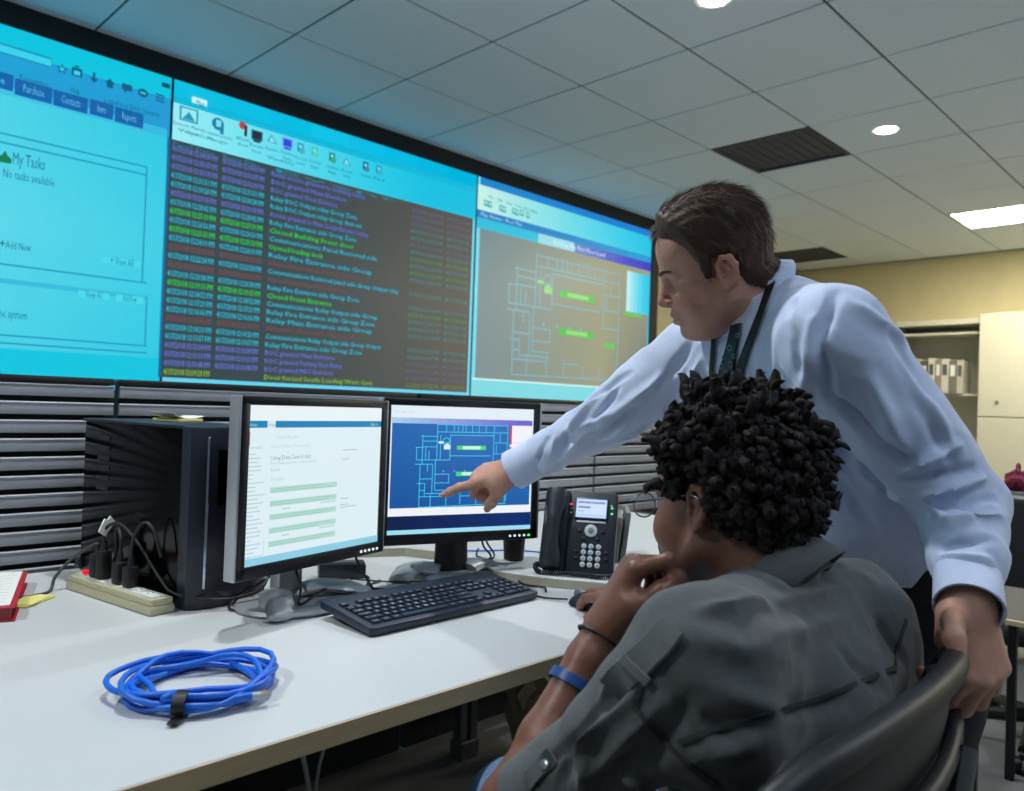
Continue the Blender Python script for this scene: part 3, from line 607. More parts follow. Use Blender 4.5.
# ================================================================== red notebook, sticky note under it
a, b = Vector((.391, 1.633, 0)), Vector((.484, 1.935, 0)); d = (b-a).normalized(); nrm = Vector((-d.y, d.x, 0)); c = (a+b)/2+nrm*.12
t = thing('notebook', 'thick red notebook with a blank white sheet on top at the left', 'notebook', (c.x, c.y, DESK), math.atan2(d.y, d.x))
red = mat('red_cover', (176, 34, 50), .45, var=.08)
L2 = (b-a).length
bm = NB(); box(bm, (0, 0, .0015), (L2, .24, .003), .001, 1); box(bm, (0, 0, .0255), (L2, .24, .003), .001, 1); box(bm, (0, .1185, .0135), (L2, .003, .024)); obj('cover', bm, red, t)
bm = NB(); box(bm, (0, .002, .0135), (L2-.012, .228, .021)); obj('page_block', bm, mat('page_edge', (150, 60, 66), .7, var=.25, scale=300, stretch=(.1, .1, 6)), t, 0)
bm = NB(); box(bm, (.004, .004, .0278), (L2-.012, .228, .0015)); obj('sheet', bm, plw, t, 0)
for k in range(10):
    bm = NB(); box(bm, (-.12+.026*k, .0, .0287), (.0012, .2, .0003)); obj('printed_line', bm, mat('faint_ink', (176, 190, 200), .8), t, 0)
t = thing('sticky_note', 'pale yellow sticky note sticking out from under the red notebook', 'sticky note', (.445, 1.765, DESK), .75)
bm = NB(); box(bm, (0, 0, .002), (.09, .05, .004), .0006, 1); box(bm, (.002, -.002, .005), (.08, .044, .002), .0005, 1, RZ(.12)); obj('note_sheets', bm, ylw, t)
# ================================================================== blue network cable coil
blu = mat('blue_cable', (20, 104, 214), .38, var=.05)
cc = onz(201, 683, DESK+.012)
t = thing('network_cable', 'coiled bright blue network cable tied with a black strap', 'network cable', (cc.x, cc.y, DESK))
rn = random.Random(11); bm = NB(); pts = []; NL = 7
for k in range(NL*26+1):
    a = 2*math.pi*k/26 - 2.4; l = k/26
    ph = [rn.random() for _ in range(0)]
    wob = .007*math.sin(2*a+l*2.1)+.006*math.sin(3*a+l*4.3)
    tie = .55+.45*min(1, abs(((a+2.25+math.pi) % (2*math.pi))-math.pi)/.9)
    r = .088+(.011*math.sin(l*2.4)+wob)*tie
    z = .006+(.011+.010*math.sin(l*1.7+1)*tie+.006*math.sin(2*a+l*3))
    pts.append((r*math.cos(a), r*math.sin(a)*1.0, max(.0042, z)))
pts = [(-.07, .035, .004), (-.08, .06, .012)] and pts
tube(bm, pts, .0042, 8); obj('cord', bm, blu, t, 180)
bm = NB(); e = spl([Vector(pts[-1]), Vector((-.105, .02, .018)), Vector((-.10, .076, .022)), Vector((-.05, .10, .026)), Vector((.0, .112, .022)), Vector((.06, .108, .014)), Vector((.09, .078, .012)), Vector((.1, .056, .011))], 6); tube(bm, e, .0042, 8)
e2 = spl([Vector(pts[0]), Vector((-.074, -.055, .022)), Vector((-.036, -.083, .022)), Vector((-.0, -.094, .018))], 6); tube(bm, e2, .0042, 8); obj('loose_end', bm, blu, t, 180)
clear = mat('clear_plug', (226, 232, 232), .12, var=.02, trans=.5)
for (q, ang, nm) in (((.012, -.097, .016), -.35, 0), ((.106, .042, .011), -1.15, 1)):
    bm = NB(); box(bm, q, (.03, .013, .011), .003, R=RZ(ang)); bt = obj('plug_boot', bm, blu, t)
    dq = RZ(ang) @ Vector((.024, 0, 0)); bm = NB(); box(bm, Vector(q)+dq, (.021, .0117, .008), .001, R=RZ(ang)); obj('clear_connector', bm, clear, t)
    bm = NB(); box(bm, Vector(q)+dq*1.25+Vector((0, 0, .004)), (.008, .009, .0012), R=RZ(ang)); obj('gold_contact', bm, mat('gold', (200, 160, 70), .3, metal=1), bt, 0)
bm = NB(); ang = -2.25+.0
for k in range(1):
    rc = Vector((.088*math.cos(ang), .088*math.sin(ang), .016)); rad = Vector((math.cos(ang), math.sin(ang), 0)); tan = Vector((-rad.y, rad.x, 0))
    ring = [rc+rad*(.021*math.cos(x*.3927))+Vector((0, 0, .0155*math.sin(x*.3927))) for x in range(16)]
    vi = [[bm.verts.new(q+tan*s*.008+(q-rc)*e_) for q in ring] for s, e_ in ((-1, 0), (1, 0), (1, .1), (-1, .1))]
    for r_ in range(4):
        for x in range(16): bm.faces.new((vi[r_][x], vi[r_][(x+1) % 16], vi[(r_+1) % 4][(x+1) % 16], vi[(r_+1) % 4][x]))
box(bm, rc+rad*.03+Vector((0, 0, -.011)), (.02, .014, .0016), R=RZ(ang)); obj('strap', bm, black, t)
# ================================================================== keyboard
kb_m = mat('keyboard_body', (30, 40, 58), .45, var=.05); key_m = mat('key_cap', (30, 38, 54), .4, var=.05); leg_m = mat('key_legend', (190, 210, 224), .5, var=.01)
t = thing('keyboard', 'dark blue-black full size keyboard lying in front of the monitors', 'keyboard', (1.052, 1.243, DESK), .022)
tilt = math.radians(6.5); KT = RX(tilt)
bm = NB(); prism(bm, [(-.226, -.082), (-.214, -.088), (.214, -.088), (.226, -.082), (.226, .076), (.21, .084), (-.21, .084), (-.226, .076)], .002, .018, .004, R=KT, c=(0, 0, .0095)); obj('body', bm, kb_m, t, 40)
for s in (-1, 1):
    bm = NB(); box(bm, (s*.17, .068, .009), (.03, .012, .018), .003); obj('flip_foot', bm, kb_m, t)
U = .0188
rowsK = [(5, 'Esc:1 _:1 F1:1 F2:1 F3:1 F4:1 _:.5 F5:1 F6:1 F7:1 F8:1 _:.5 F9:1 F10:1 F11:1 F12:1 _:.25 Prt:1 Scr:1 Brk:1'),
         (3.8, '`:1 1:1 2:1 3:1 4:1 5:1 6:1 7:1 8:1 9:1 0:1 -:1 =:1 Bksp:2 _:.25 Ins:1 Home:1 PgU:1 _:.25 Num:1 /:1 *:1 -:1'),
         (2.8, 'Tab:1.5 Q:1 W:1 E:1 R:1 T:1 Y:1 U:1 I:1 O:1 P:1 [:1 ]:1 \\:1.5 _:.25 Del:1 End:1 PgD:1 _:.25 7:1 8:1 9:1 +:1'),
         (1.8, 'Caps:1.75 A:1 S:1 D:1 F:1 G:1 H:1 J:1 K:1 L:1 ;:1 \':1 Enter:2.25 _:3.5 4:1 5:1 6:1 +:1'),
         (.8, 'Shift:2.25 Z:1 X:1 C:1 V:1 B:1 N:1 M:1 ,:1 .:1 /:1 Shift:2.75 _:1.25 ^:1 _:1.25 1:1 2:1 3:1 Ent:1'),
         (-.2, 'Ctrl:1.25 Win:1.25 Alt:1.25 _s:6.25 Alt:1.25 Win:1.25 Menu:1.25 Ctrl:1.25 _:.25 <:1 v:1 >:1 _:.25 0:2 .:1 Ent:1')]
for ry, s in rowsK:
    x = -.2135; y = -.0655+U*1.0*(ry+.2)*1.0
    for tok in s.split(' '):
        nm, wd = tok.rsplit(':', 1); wd = float(wd)*U*1.008
        if nm != '_':
            w2 = wd-.0028; bm = NB()
            h = .0165; y0, y1 = y-.0078, y+.0078; xm = x+wd/2
            lo = [(xm-w2/2, y0), (xm+w2/2, y0), (xm+w2/2, y1), (xm-w2/2, y1)]; hi = [(xm-w2/2+.0017, y0+.0012), (xm+w2/2-.0017, y0+.0012), (xm+w2/2-.0017, y1-.002), (xm-w2/2+.0017, y1-.002)]
            A = [bm.verts.new((a, b, h)) for a, b in lo]; Bq = [bm.verts.new((a, b, h+.006)) for a, b in hi]
            bm.faces.new(Bq); bm.faces.new(A[::-1])
            for i in range(4): bm.faces.new((A[i], A[(i+1) % 4], Bq[(i+1) % 4], Bq[i]))
            if nm != '_s':
                TV, TF = text_geo(nm, .0085 if len(nm) == 1 else .0052)
                if TV:
                    mx = max(q[0] for q in TV); k0 = [bm.verts.new((xm-mx/2+a, y-.0028+b, h+.0062)) for a, b in TV]
                    for f in TF:
                        try: bm.faces.new([k0[i] for i in f]).material_index = 1
                        except ValueError: pass
            for v in bm.verts: v.co = KT @ v.co + Vector((0, 0, .0095))
            me = bpy.data.meshes.new('key'); bm.to_mesh(me); bm.free(); fin('key', me, [key_m, leg_m], t, 0)
        x += wd
# ================================================================== mouse and its cable
MXY = onz(592, 604, DESK); 
t = thing('mouse', 'small dark computer mouse under the seated person\'s right hand', 'mouse', (1.318, 1.04, DESK), .35)
bm = NB(); r = bmesh.ops.create_uvsphere(bm, u_segments=20, v_segments=12, radius=1)
for v in bm.verts:
    q = v.co; v.co = Vector((q.x*.031*(1-.12*q.y), q.y*.055, max(q.z, -.0)*.034*(1-.25*q.y)+.003))
obj('shell', bm, satin, t, 60)
bm = NB(); cyl(bm, (-.004, .034, .026), (.004, .034, .026), .009, n=16); obj('scroll_wheel', bm, steel, t)
cable('thin black mouse cable curving over the desk to the keyboard', [(1.30, 1.095, .74), (1.29, 1.16, .733), (1.30, 1.24, .733), (1.33, 1.29, .733), (1.30, 1.36, .733), (1.22, 1.41, .735), (1.12, 1.46, .735), (1.05, 1.55, .735)], .002)
# ================================================================== desk telephone
ph_m = mat('phone_black', (30, 36, 46), .42, var=.06); pk = mat('phone_key', (206, 216, 220), .4, var=.02)
t = thing('desk_phone', 'black office telephone with lit display and handset on the raised shelf', 'telephone', (1.462, 1.209, RS), -1.024)
FT = math.radians(66); FR = RX(FT)     # face plane: local x right, y up the face, z out of the face after tilt
def fp(x, y, z=0): return FR @ Vector((x, y, z)) + Vector((0, .0, .006))
sc = .000385
def ph(px, py, z=0): return fp((px-421)*sc, (600-py)*.00041, z)
bm = NB(); prism(bm, rrect(.178, .205, .012, 4, 0, .1025), -.022, 0, .004, R=FR, c=(0, 0, .006)); obj('body', bm, ph_m, t, 40)
bm = NB(); prism(bm, [(-.075, .01), (.075, .01), (.075, .13), (-.075, .13)], 0, .012, .003); box(bm, (0, .085, .06), (.13, .012, .12), .003, R=RX(-.25)); obj('stand', bm, ph_m, t)
bm = NB(); box(bm, ph(262, 350, .004), (.062, .2, .012), .005, R=FR); obj('cradle', bm, satin, t)
hs = thing
bm = NB()
prof = [(.0, .045, .030), (.012, .052, .034), (.03, .05, .033), (.05, .036, .024), (.075, .032, .022), (.1, .032, .022), (.13, .036, .024), (.155, .048, .030), (.18, .054, .034), (.196, .046, .028)]
rings = []
for s, wd, th in prof:
    c = fp((262-421)*sc, .002+s, .026-(.0 if not .04 < s < .14 else -.006)); R_ = FR
    rings.append([bm.verts.new(c + R_ @ Vector((wd/2*math.cos(a), 0, th/2*math.sin(a)))) for a in [2*math.pi*k/18 for k in range(18)]])
for A, Bq in zip(rings, rings[1:]):
    for j in range(18): bm.faces.new((A[j], A[(j+1) % 18], Bq[(j+1) % 18], Bq[j]))
bm.faces.new(rings[0]); bm.faces.new(rings[-1]); obj('handset', bm, ph_m, t, 60)
bm = NB(); box(bm, ph(485, 211, .0015), (.210/2*.78, .055, .005), .002, R=FR); dsp = obj('display_frame', bm, satin, t)
p = Paint(); p.rect(0, 0, .076, .048, (150, 196, 250)); p.rect(.002, .002, .074, .046, (206, 226, 250)); p.rect(.004, .036, .072, .042, (150, 170, 220)); p.text(.006, .037, '04/17/18      2:34 PM', .006, (60, 70, 120), .062)
p.rect(.005, .024, .036, .029, (120, 140, 200)); p.text(.006, .014, '4102', .008, (90, 110, 170)); p.rect(.004, .004, .072, .009, (190, 205, 240))
p.build('display', screen_mat('phone_screen', 1.0), t, Matrix.Translation(ph(485, 211, .0042)) @ FR.to_4x4() @ Matrix.Translation((-.038, -.024, 0)))
bm = NB(); box(bm, ph(490, 293, .001), (.072, .005, .003), .001, R=FR); obj('softkey_bar', bm, pk, t)
bm = NB(); lathe(bm, [(.0155, 0), (.0155, .003), (.013, .004)], 28, ph(493, 347, 0), FR); nv = obj('navigation_disc', bm, pk, t)
bm = NB(); lathe(bm, [(.007, .004), (.007, .0055), (.004, .006)], 20, ph(493, 347, 0), FR); obj('ok_button', bm, mat('phone_grey', (130, 140, 150), .4), nv)
for j, y in enumerate((442, 478, 515, 552)):
    for i, x in enumerate((457, 502, 550)):
        bm = NB(); lathe(bm, [(.0064, 0), (.0064, .0025), (.0052, .0034)], 16, ph(x, y, 0), FR)
        ch = '123456789*0#'[j*3+i]; TV, TF = text_geo(ch, .008); mx = max(q[0] for q in TV); my = max(q[1] for q in TV)
        k0 = [bm.verts.new(ph(x, y, 0)+FR @ Vector((a-mx/2, b-my/2, .0036))) for a, b in TV]
        for f in TF: bm.faces.new([k0[i_] for i_ in f]).material_index = 1
        me = bpy.data.meshes.new('keypad_key'); bm.to_mesh(me); bm.free(); fin('keypad_key', me, [pk, ph_m], t, 40)
for x, y in ((422, 350), (570, 350), (410, 475), (412, 515), (600, 475), (600, 515), (450, 397), (540, 397)):
    bm = NB(); box(bm, ph(x, y, .001), (.009, .007, .003), .001, R=FR); obj('function_key', bm, satin, t)
for x, y, m_ in ((350, 188, mat('red_led', (230, 30, 60), .4, emit=(255, 40, 80), estr=2)), (355, 216, pk), (355, 242, pk), (617, 200, MATS['green_led']), (617, 235, MATS['green_led']), (612, 185, pk)):
    bm = NB(); box(bm, ph(x, y, .001), (.005, .004, .002), .0006, 1, R=FR); obj('indicator_light', bm, m_, t)
# coiled handset cord
Mp = Matrix.Translation((1.462, 1.209, RS)) @ Matrix.Rotation(-1.024, 4, 'Z')
path = spl([Vector(q) for q in ((-.062, -.0, .02), (-.095, -.012, .02), (-.085, -.03, .007), (-.04, -.034, .007), (.0, -.03, .007), (.03, -.028, .007), (.06, -.034, .007), (.09, -.018, .007), (.10, .03, .008))], 40)
hx = []; x_ = None
for k, q in enumerate(path):
    tq = (path[min(k+1, len(path)-1)]-path[max(k-1, 0)]).normalized(); X_, Y_ = frame_of(tq); a = k*1.05; rr = .0052 if k > 25 else .001
    hx.append(q+(X_*math.cos(a)+Y_*math.sin(a))*rr)
bm = NB(); tube(bm, hx, .0019, 5); obj('coiled_cord', bm, ph_m, t, 180)
# ================================================================== speaker, adapter, papers and cables
t = thing('speaker', 'small black desktop speaker between the right monitor and the telephone', 'speaker', (1.468, 1.425, RS), -.8)
bm = NB(); lathe(bm, [(.020, 0), (.026, .003), (.030, .07), (.031, .12), (.026, .15), (.012, .155)], 24, sx=1, sy=.85); obj('cabinet', bm, black, t)
bm = NB(); lathe(bm, [(.018, 0), (.02, .003), (.010, .005)], 24, (0, -.0275, .09), RX(math.pi/2)); obj('cone', bm, satin, t)
t = thing('power_adapter', 'black power adapter block on the desk between the two monitor stands', 'adapter', (1.06, 1.60, DESK), -.5)
bm = NB(); box(bm, (0, 0, .018), (.11, .055, .036), .006); obj('case', bm, satin, t)
bm = NB(); box(bm, (0, 0, .037), (.06, .03, .001)); obj('rating_label', bm, mat('grey_label', (90, 92, 96), .6), t, 0)
t = thing('paper_stack', 'upright grey paper files standing on the shelf right of the telephone', 'paper files', (1.70, 1.28, RS), -.9)
for k in range(4):
    bm = NB(); box(bm, (-.03+.02*k, .01*k, .06+.006*(k % 2)), (.014, .16, .12+.012*(k % 2)), .002, 1, R=RY(.1)); obj('file', bm, mat('file_grey_%d' % k, (150-14*k, 148-12*k, 142-10*k), .7), t)
blk = [('thin black cable lying from the left monitor foot to the tower', [(.78, 1.43, .734), (.72, 1.46, .734), (.74, 1.50, .74), (.80, 1.52, .76), (.84, 1.48, .80)]),
       ('black cable hanging from behind the left monitor down to the desk', [(1.0, 1.50, .87), (1.005, 1.46, .80), (1.02, 1.42, .745), (1.03, 1.40, .734)]),
       ('black cable curling across the left monitor base', [(.86, 1.47, .80), (.85, 1.43, .76), (.82, 1.38, .745), (.88, 1.40, .76), (.93, 1.44, .75), (1.02, 1.47, .734), (1.10, 1.50, .734)]),
       ('black cable bundle dropping behind the right monitor', [(1.37, 1.45, .86), (1.37, 1.44, .80), (1.39, 1.43, .77), (1.36, 1.42, .755), (1.33, 1.40, .736), (1.27, 1.36, .734)]),
       ('black cable tangled beside the small speaker', [(1.40, 1.46, .86), (1.42, 1.48, .80), (1.44, 1.47, .765), (1.40, 1.44, .76), (1.38, 1.47, .764), (1.43, 1.52, .77)]),
       ('black cable trailing in front of the telephone', [(1.36, 1.38, .736), (1.37, 1.33, .736), (1.345, 1.27, .734), (1.36, 1.22, .734), (1.335, 1.19, .734)]),
       ('black keyboard cable running back between the monitors', [(1.06, 1.335, .745), (1.08, 1.40, .734), (1.04, 1.46, .734), (1.10, 1.55, .734), (1.12, 1.7, .734)])]
for lab, pts in blk: cable(lab, pts, .0026)
cable('thin blue cable lying on the shelf behind the small speaker', [(1.38, 1.62, .757), (1.46, 1.55, .757), (1.55, 1.50, .757), (1.60, 1.42, .757), (1.66, 1.40, .757)], .0024, blu, None)
# under the desk
wc = mat('pale_cable', (176, 186, 190), .5)
cable('thick pale cable hanging under the desk in a narrow loop', [(.83, 1.6, .70), (.90, 1.58, .5), (.97, 1.60, .34), (1.0, 1.6, .2), (1.02, 1.62, .02)], .006, wc, 'pale cables under the desk')
cable('pale cable crossing the hanging loop under the desk', [(1.12, 1.6, .70), (1.08, 1.6, .45), (1.02, 1.6, .3), (1.0, 1.6, .1), (.98, 1.6, .02)], .004, wc, 'pale cables under the desk')
t = thing('waste_bag', 'crumpled pale bag in the dark under the desk by the seated person', 'bag', (1.93, 1.75, 0))
bm = NB(); bmesh.ops.create_icosphere(bm, subdivisions=3, radius=1)
rn = random.Random(5)
for v in bm.verts: q = v.co; k = 1+.18*math.sin(7*q.x+5*q.z)+.12*math.sin(11*q.y+3*q.x); v.co = Vector((q.x*.09*k, q.y*.08*k, .17+q.z*.17*k)); v.co.z = max(0.0, v.co.z)
obj('sack', bm, mat('crumpled_paper', (150, 136, 112), .7), t)
bm = NB(); tube(bm, [(-.03, 0, .33), (0, 0, .37), (.03, 0, .33)], .008, 8); obj('tied_top', bm, MATS['crumpled_paper'], t)
# ================================================================== things at the back of the room
cabm = mat('cream_cabinet', (206, 203, 184), .5, var=.02)
t = thing('storage_cabinet', 'cream storage cabinet with a half open front against the back wall', 'cabinet', (8.05, 1.6, 0))
X = -.20
bm = NB(); box(bm, (.19, 0, 1.04), (.02, 2.1, 2.08)); box(bm, (0, 0, 2.06), (.41, 2.1, .05), .004, 1); box(bm, (0, 1.04, 1.04), (.4, .02, 2.06)); box(bm, (0, -1.04, 1.04), (.4, .02, 2.06)); box(bm, (0, 0, .03), (.4, 2.1, .06)); box(bm, (.02, 0, 1.96), (.36, 2.06, .02)); obj('carcass', bm, cabm, t, 0)
for z in (.5, .95, 1.4):
    bm = NB(); box(bm, (.02, 0, z), (.34, 2.06, .02)); obj('shelf', bm, cabm, t, 0)
bm = NB(); box(bm, (-.225, -.36, 1.665), (.02, 1.4, .91), .004, 1); d_ = obj('door', bm, cabm, t)
bm = NB(); lathe(bm, [(.012, 0), (.014, .015), (.006, .02)], 14, (-.235, .19, 1.34), RY(-math.pi/2)); obj('knob', bm, steel, d_)
bm = NB(); box(bm, (-.225, -.36, .66), (.02, 1.4, 1.08), .004, 1); d_ = obj('lower_door', bm, cabm, t)
bm = NB(); box(bm, (-.2, -.36, 1.21), (.03, 1.4, .01)); obj('door_gap_strip', bm, steel, t, 0)
rn = random.Random(9)
cols = [(206, 204, 190), (120, 116, 104), (190, 186, 170), (84, 82, 78), (214, 210, 196), (150, 140, 120)]
y = 2.60
for k in range(9):
    wd = .05+.02*rn.random(); h = .30+.04*rn.random()
    t = thing('binder', ['leftmost pale binder on the open cabinet shelf', 'dark olive binder second from the left on the cabinet shelf', 'cream binder third from the left on the cabinet shelf', 'charcoal binder fourth from the left on the cabinet shelf', 'pale binder in the middle of the cabinet shelf', 'tan binder just right of the middle on the cabinet shelf', 'pale binder third from the right on the cabinet shelf', 'dark olive binder second from the right on the cabinet shelf', 'rightmost cream binder on the open cabinet shelf'][k], 'binder', (7.99, y-wd/2, 1.41), 0, 'binders in the storage cabinet')
    c = cols[k % 6]; bm = NB(); box(bm, (0, 0, h/2), (.24, wd-.004, h), .003, 1); obj('cover', bm, mat('binder_%d' % (k % 6), c, .6), t)
    bm = NB(); box(bm, (-.1208, 0, h*.68), (.0012, wd*.6, .1)); obj('spine_label', bm, plw if sum(c) < 500 else MATS['grey_label'], t, 0)
    y -= wd
# side desk with clutter seen past the standing person
t = thing('side_desk', 'light grey desk standing in the background at the right', 'desk', (4.35, .55, 0))
bm = NB(); box(bm, (0, 0, .715), (.8, 1.3, .03), .003, 1); obj('worktop', bm, lam, t)
for sx in (-1, 1):
    for sy in (-1, 1):
        bm = NB(); box(bm, (sx*.36, sy*.6, .35), (.04, .04, .7), .003, 1); obj('leg', bm, steel, t)
bm = NB(); box(bm, (.3, 0, .4), (.02, 1.15, .55)); obj('back_panel', bm, dark_m, t, 0)
t = thing('storage_box', 'grey plastic storage box on the background desk', 'box', (4.3, .84, .73), .1)
bm = NB(); box(bm, (0, 0, .05), (.26, .2, .1), .006); obj('body', bm, mat('box_grey', (176, 178, 176), .5), t)
bm = NB(); box(bm, (0, 0, .106), (.27, .21, .012), .004); obj('lid', bm, mat('box_lid', (110, 112, 112), .5), t)
t = thing('cloth_bag', 'small dark red cloth bag on top of the grey storage box', 'bag', (4.25, .88, .842))
bm = NB(); bmesh.ops.create_icosphere(bm, subdivisions=3, radius=1)
for v in bm.verts: q = v.co; k = 1+.15*math.sin(6*q.x+4*q.z)+.1*math.sin(9*q.y); v.co = Vector((q.x*.06*k, q.y*.05*k, max(0, .045+q.z*.05*k)))
obj('pouch', bm, mat('dark_red_cloth', (120, 30, 56), .8), t); bm = NB(); tube(bm, spl([(-.03, 0, .08), (-.02, 0, .12), (.02, 0, .12), (.03, 0, .08)], 5), .005, 6); obj('strap_loop', bm, MATS['dark_red_cloth'], t)
t = thing('low_table', 'low dark table with a thin pale wooden edge beside the empty chair', 'table', (2.76, .40, 0))
for sx in (-1, 1):
    for sy in (-1, 1):
        bm = NB(); box(bm, (sx*.22, sy*.22, .3), (.025, .025, .60), .002, 1); obj('leg', bm, black, t)
bm = NB(); box(bm, (.006, 0, .607), (.508, .54, .014), .002, 1); obj('top_board', bm, dark_m, t)
bm = NB(); box(bm, (-.254, 0, .607), (.012, .54, .0142), .001, 1); obj('edge_strip', bm, mat('pale_wood', (196, 176, 132), .5, var=.1, stretch=(1, 12, 1)), t)
def office_chair_base(t, m_, h):
    bm = NB(); cyl(bm, (0, 0, .10), (0, 0, h), .025, n=16); cyl(bm, (0, 0, .08), (0, 0, .16), .035, n=16); obj('gas_column', bm, m_, t)
    for k in range(5):
        a = k*1.2566+.3; dx, dy = math.cos(a), math.sin(a)
        bm = NB(); tube(bm, [(0, 0, .11), (dx*.15, dy*.15, .095), (dx*.29, dy*.29, .075)], [.026, .022, .017], 10); lg = obj('leg', bm, m_, t)
        bm = NB(); p0 = Vector((dx*.29, dy*.29, .026)); q = Vector((-dy, dx, 0))
        cyl(bm, p0-q*.022, p0-q*.004, .026, n=16); cyl(bm, p0+q*.004, p0+q*.022, .026, n=16); cyl(bm, p0-q*.01+Vector((0, 0, .03)), p0+q*.01+Vector((0, 0, .03)), .014, n=10); obj('caster', bm, black, lg)
t = thing('task_chair', 'empty black task chair partly hidden behind the standing person', 'chair', (3.35, .62, 0), .4)
bm = NB(); box(bm, (0, 0, .43), (.46, .44, .07), .03, 3); obj('seat', bm, mat('seat_fabric', (28, 28, 30), .9, bump=.3), t)
bm = NB(); box(bm, (.25, 0, .68), (.05, .40, .36), .024, 3, R=RY(.12)); obj('backrest', bm, MATS['seat_fabric'], t)
bm = NB(); tube(bm, spl([(.05, 0, .39), (.22, 0, .40), (.30, 0, .50), (.30, 0, .6)], 5), .02, 8); obj('back_support', bm, black, t)
for s in (-1, 1):
    bm = NB(); tube(bm, spl([(0, s*.22, .40), (0, s*.27, .5), (-.02, s*.27, .6)], 5), .015, 8); box(bm, (-.02, s*.27, .615), (.22, .06, .03), .012, 3); obj('armrest', bm, black, t)
office_chair_base(t, black, .40)
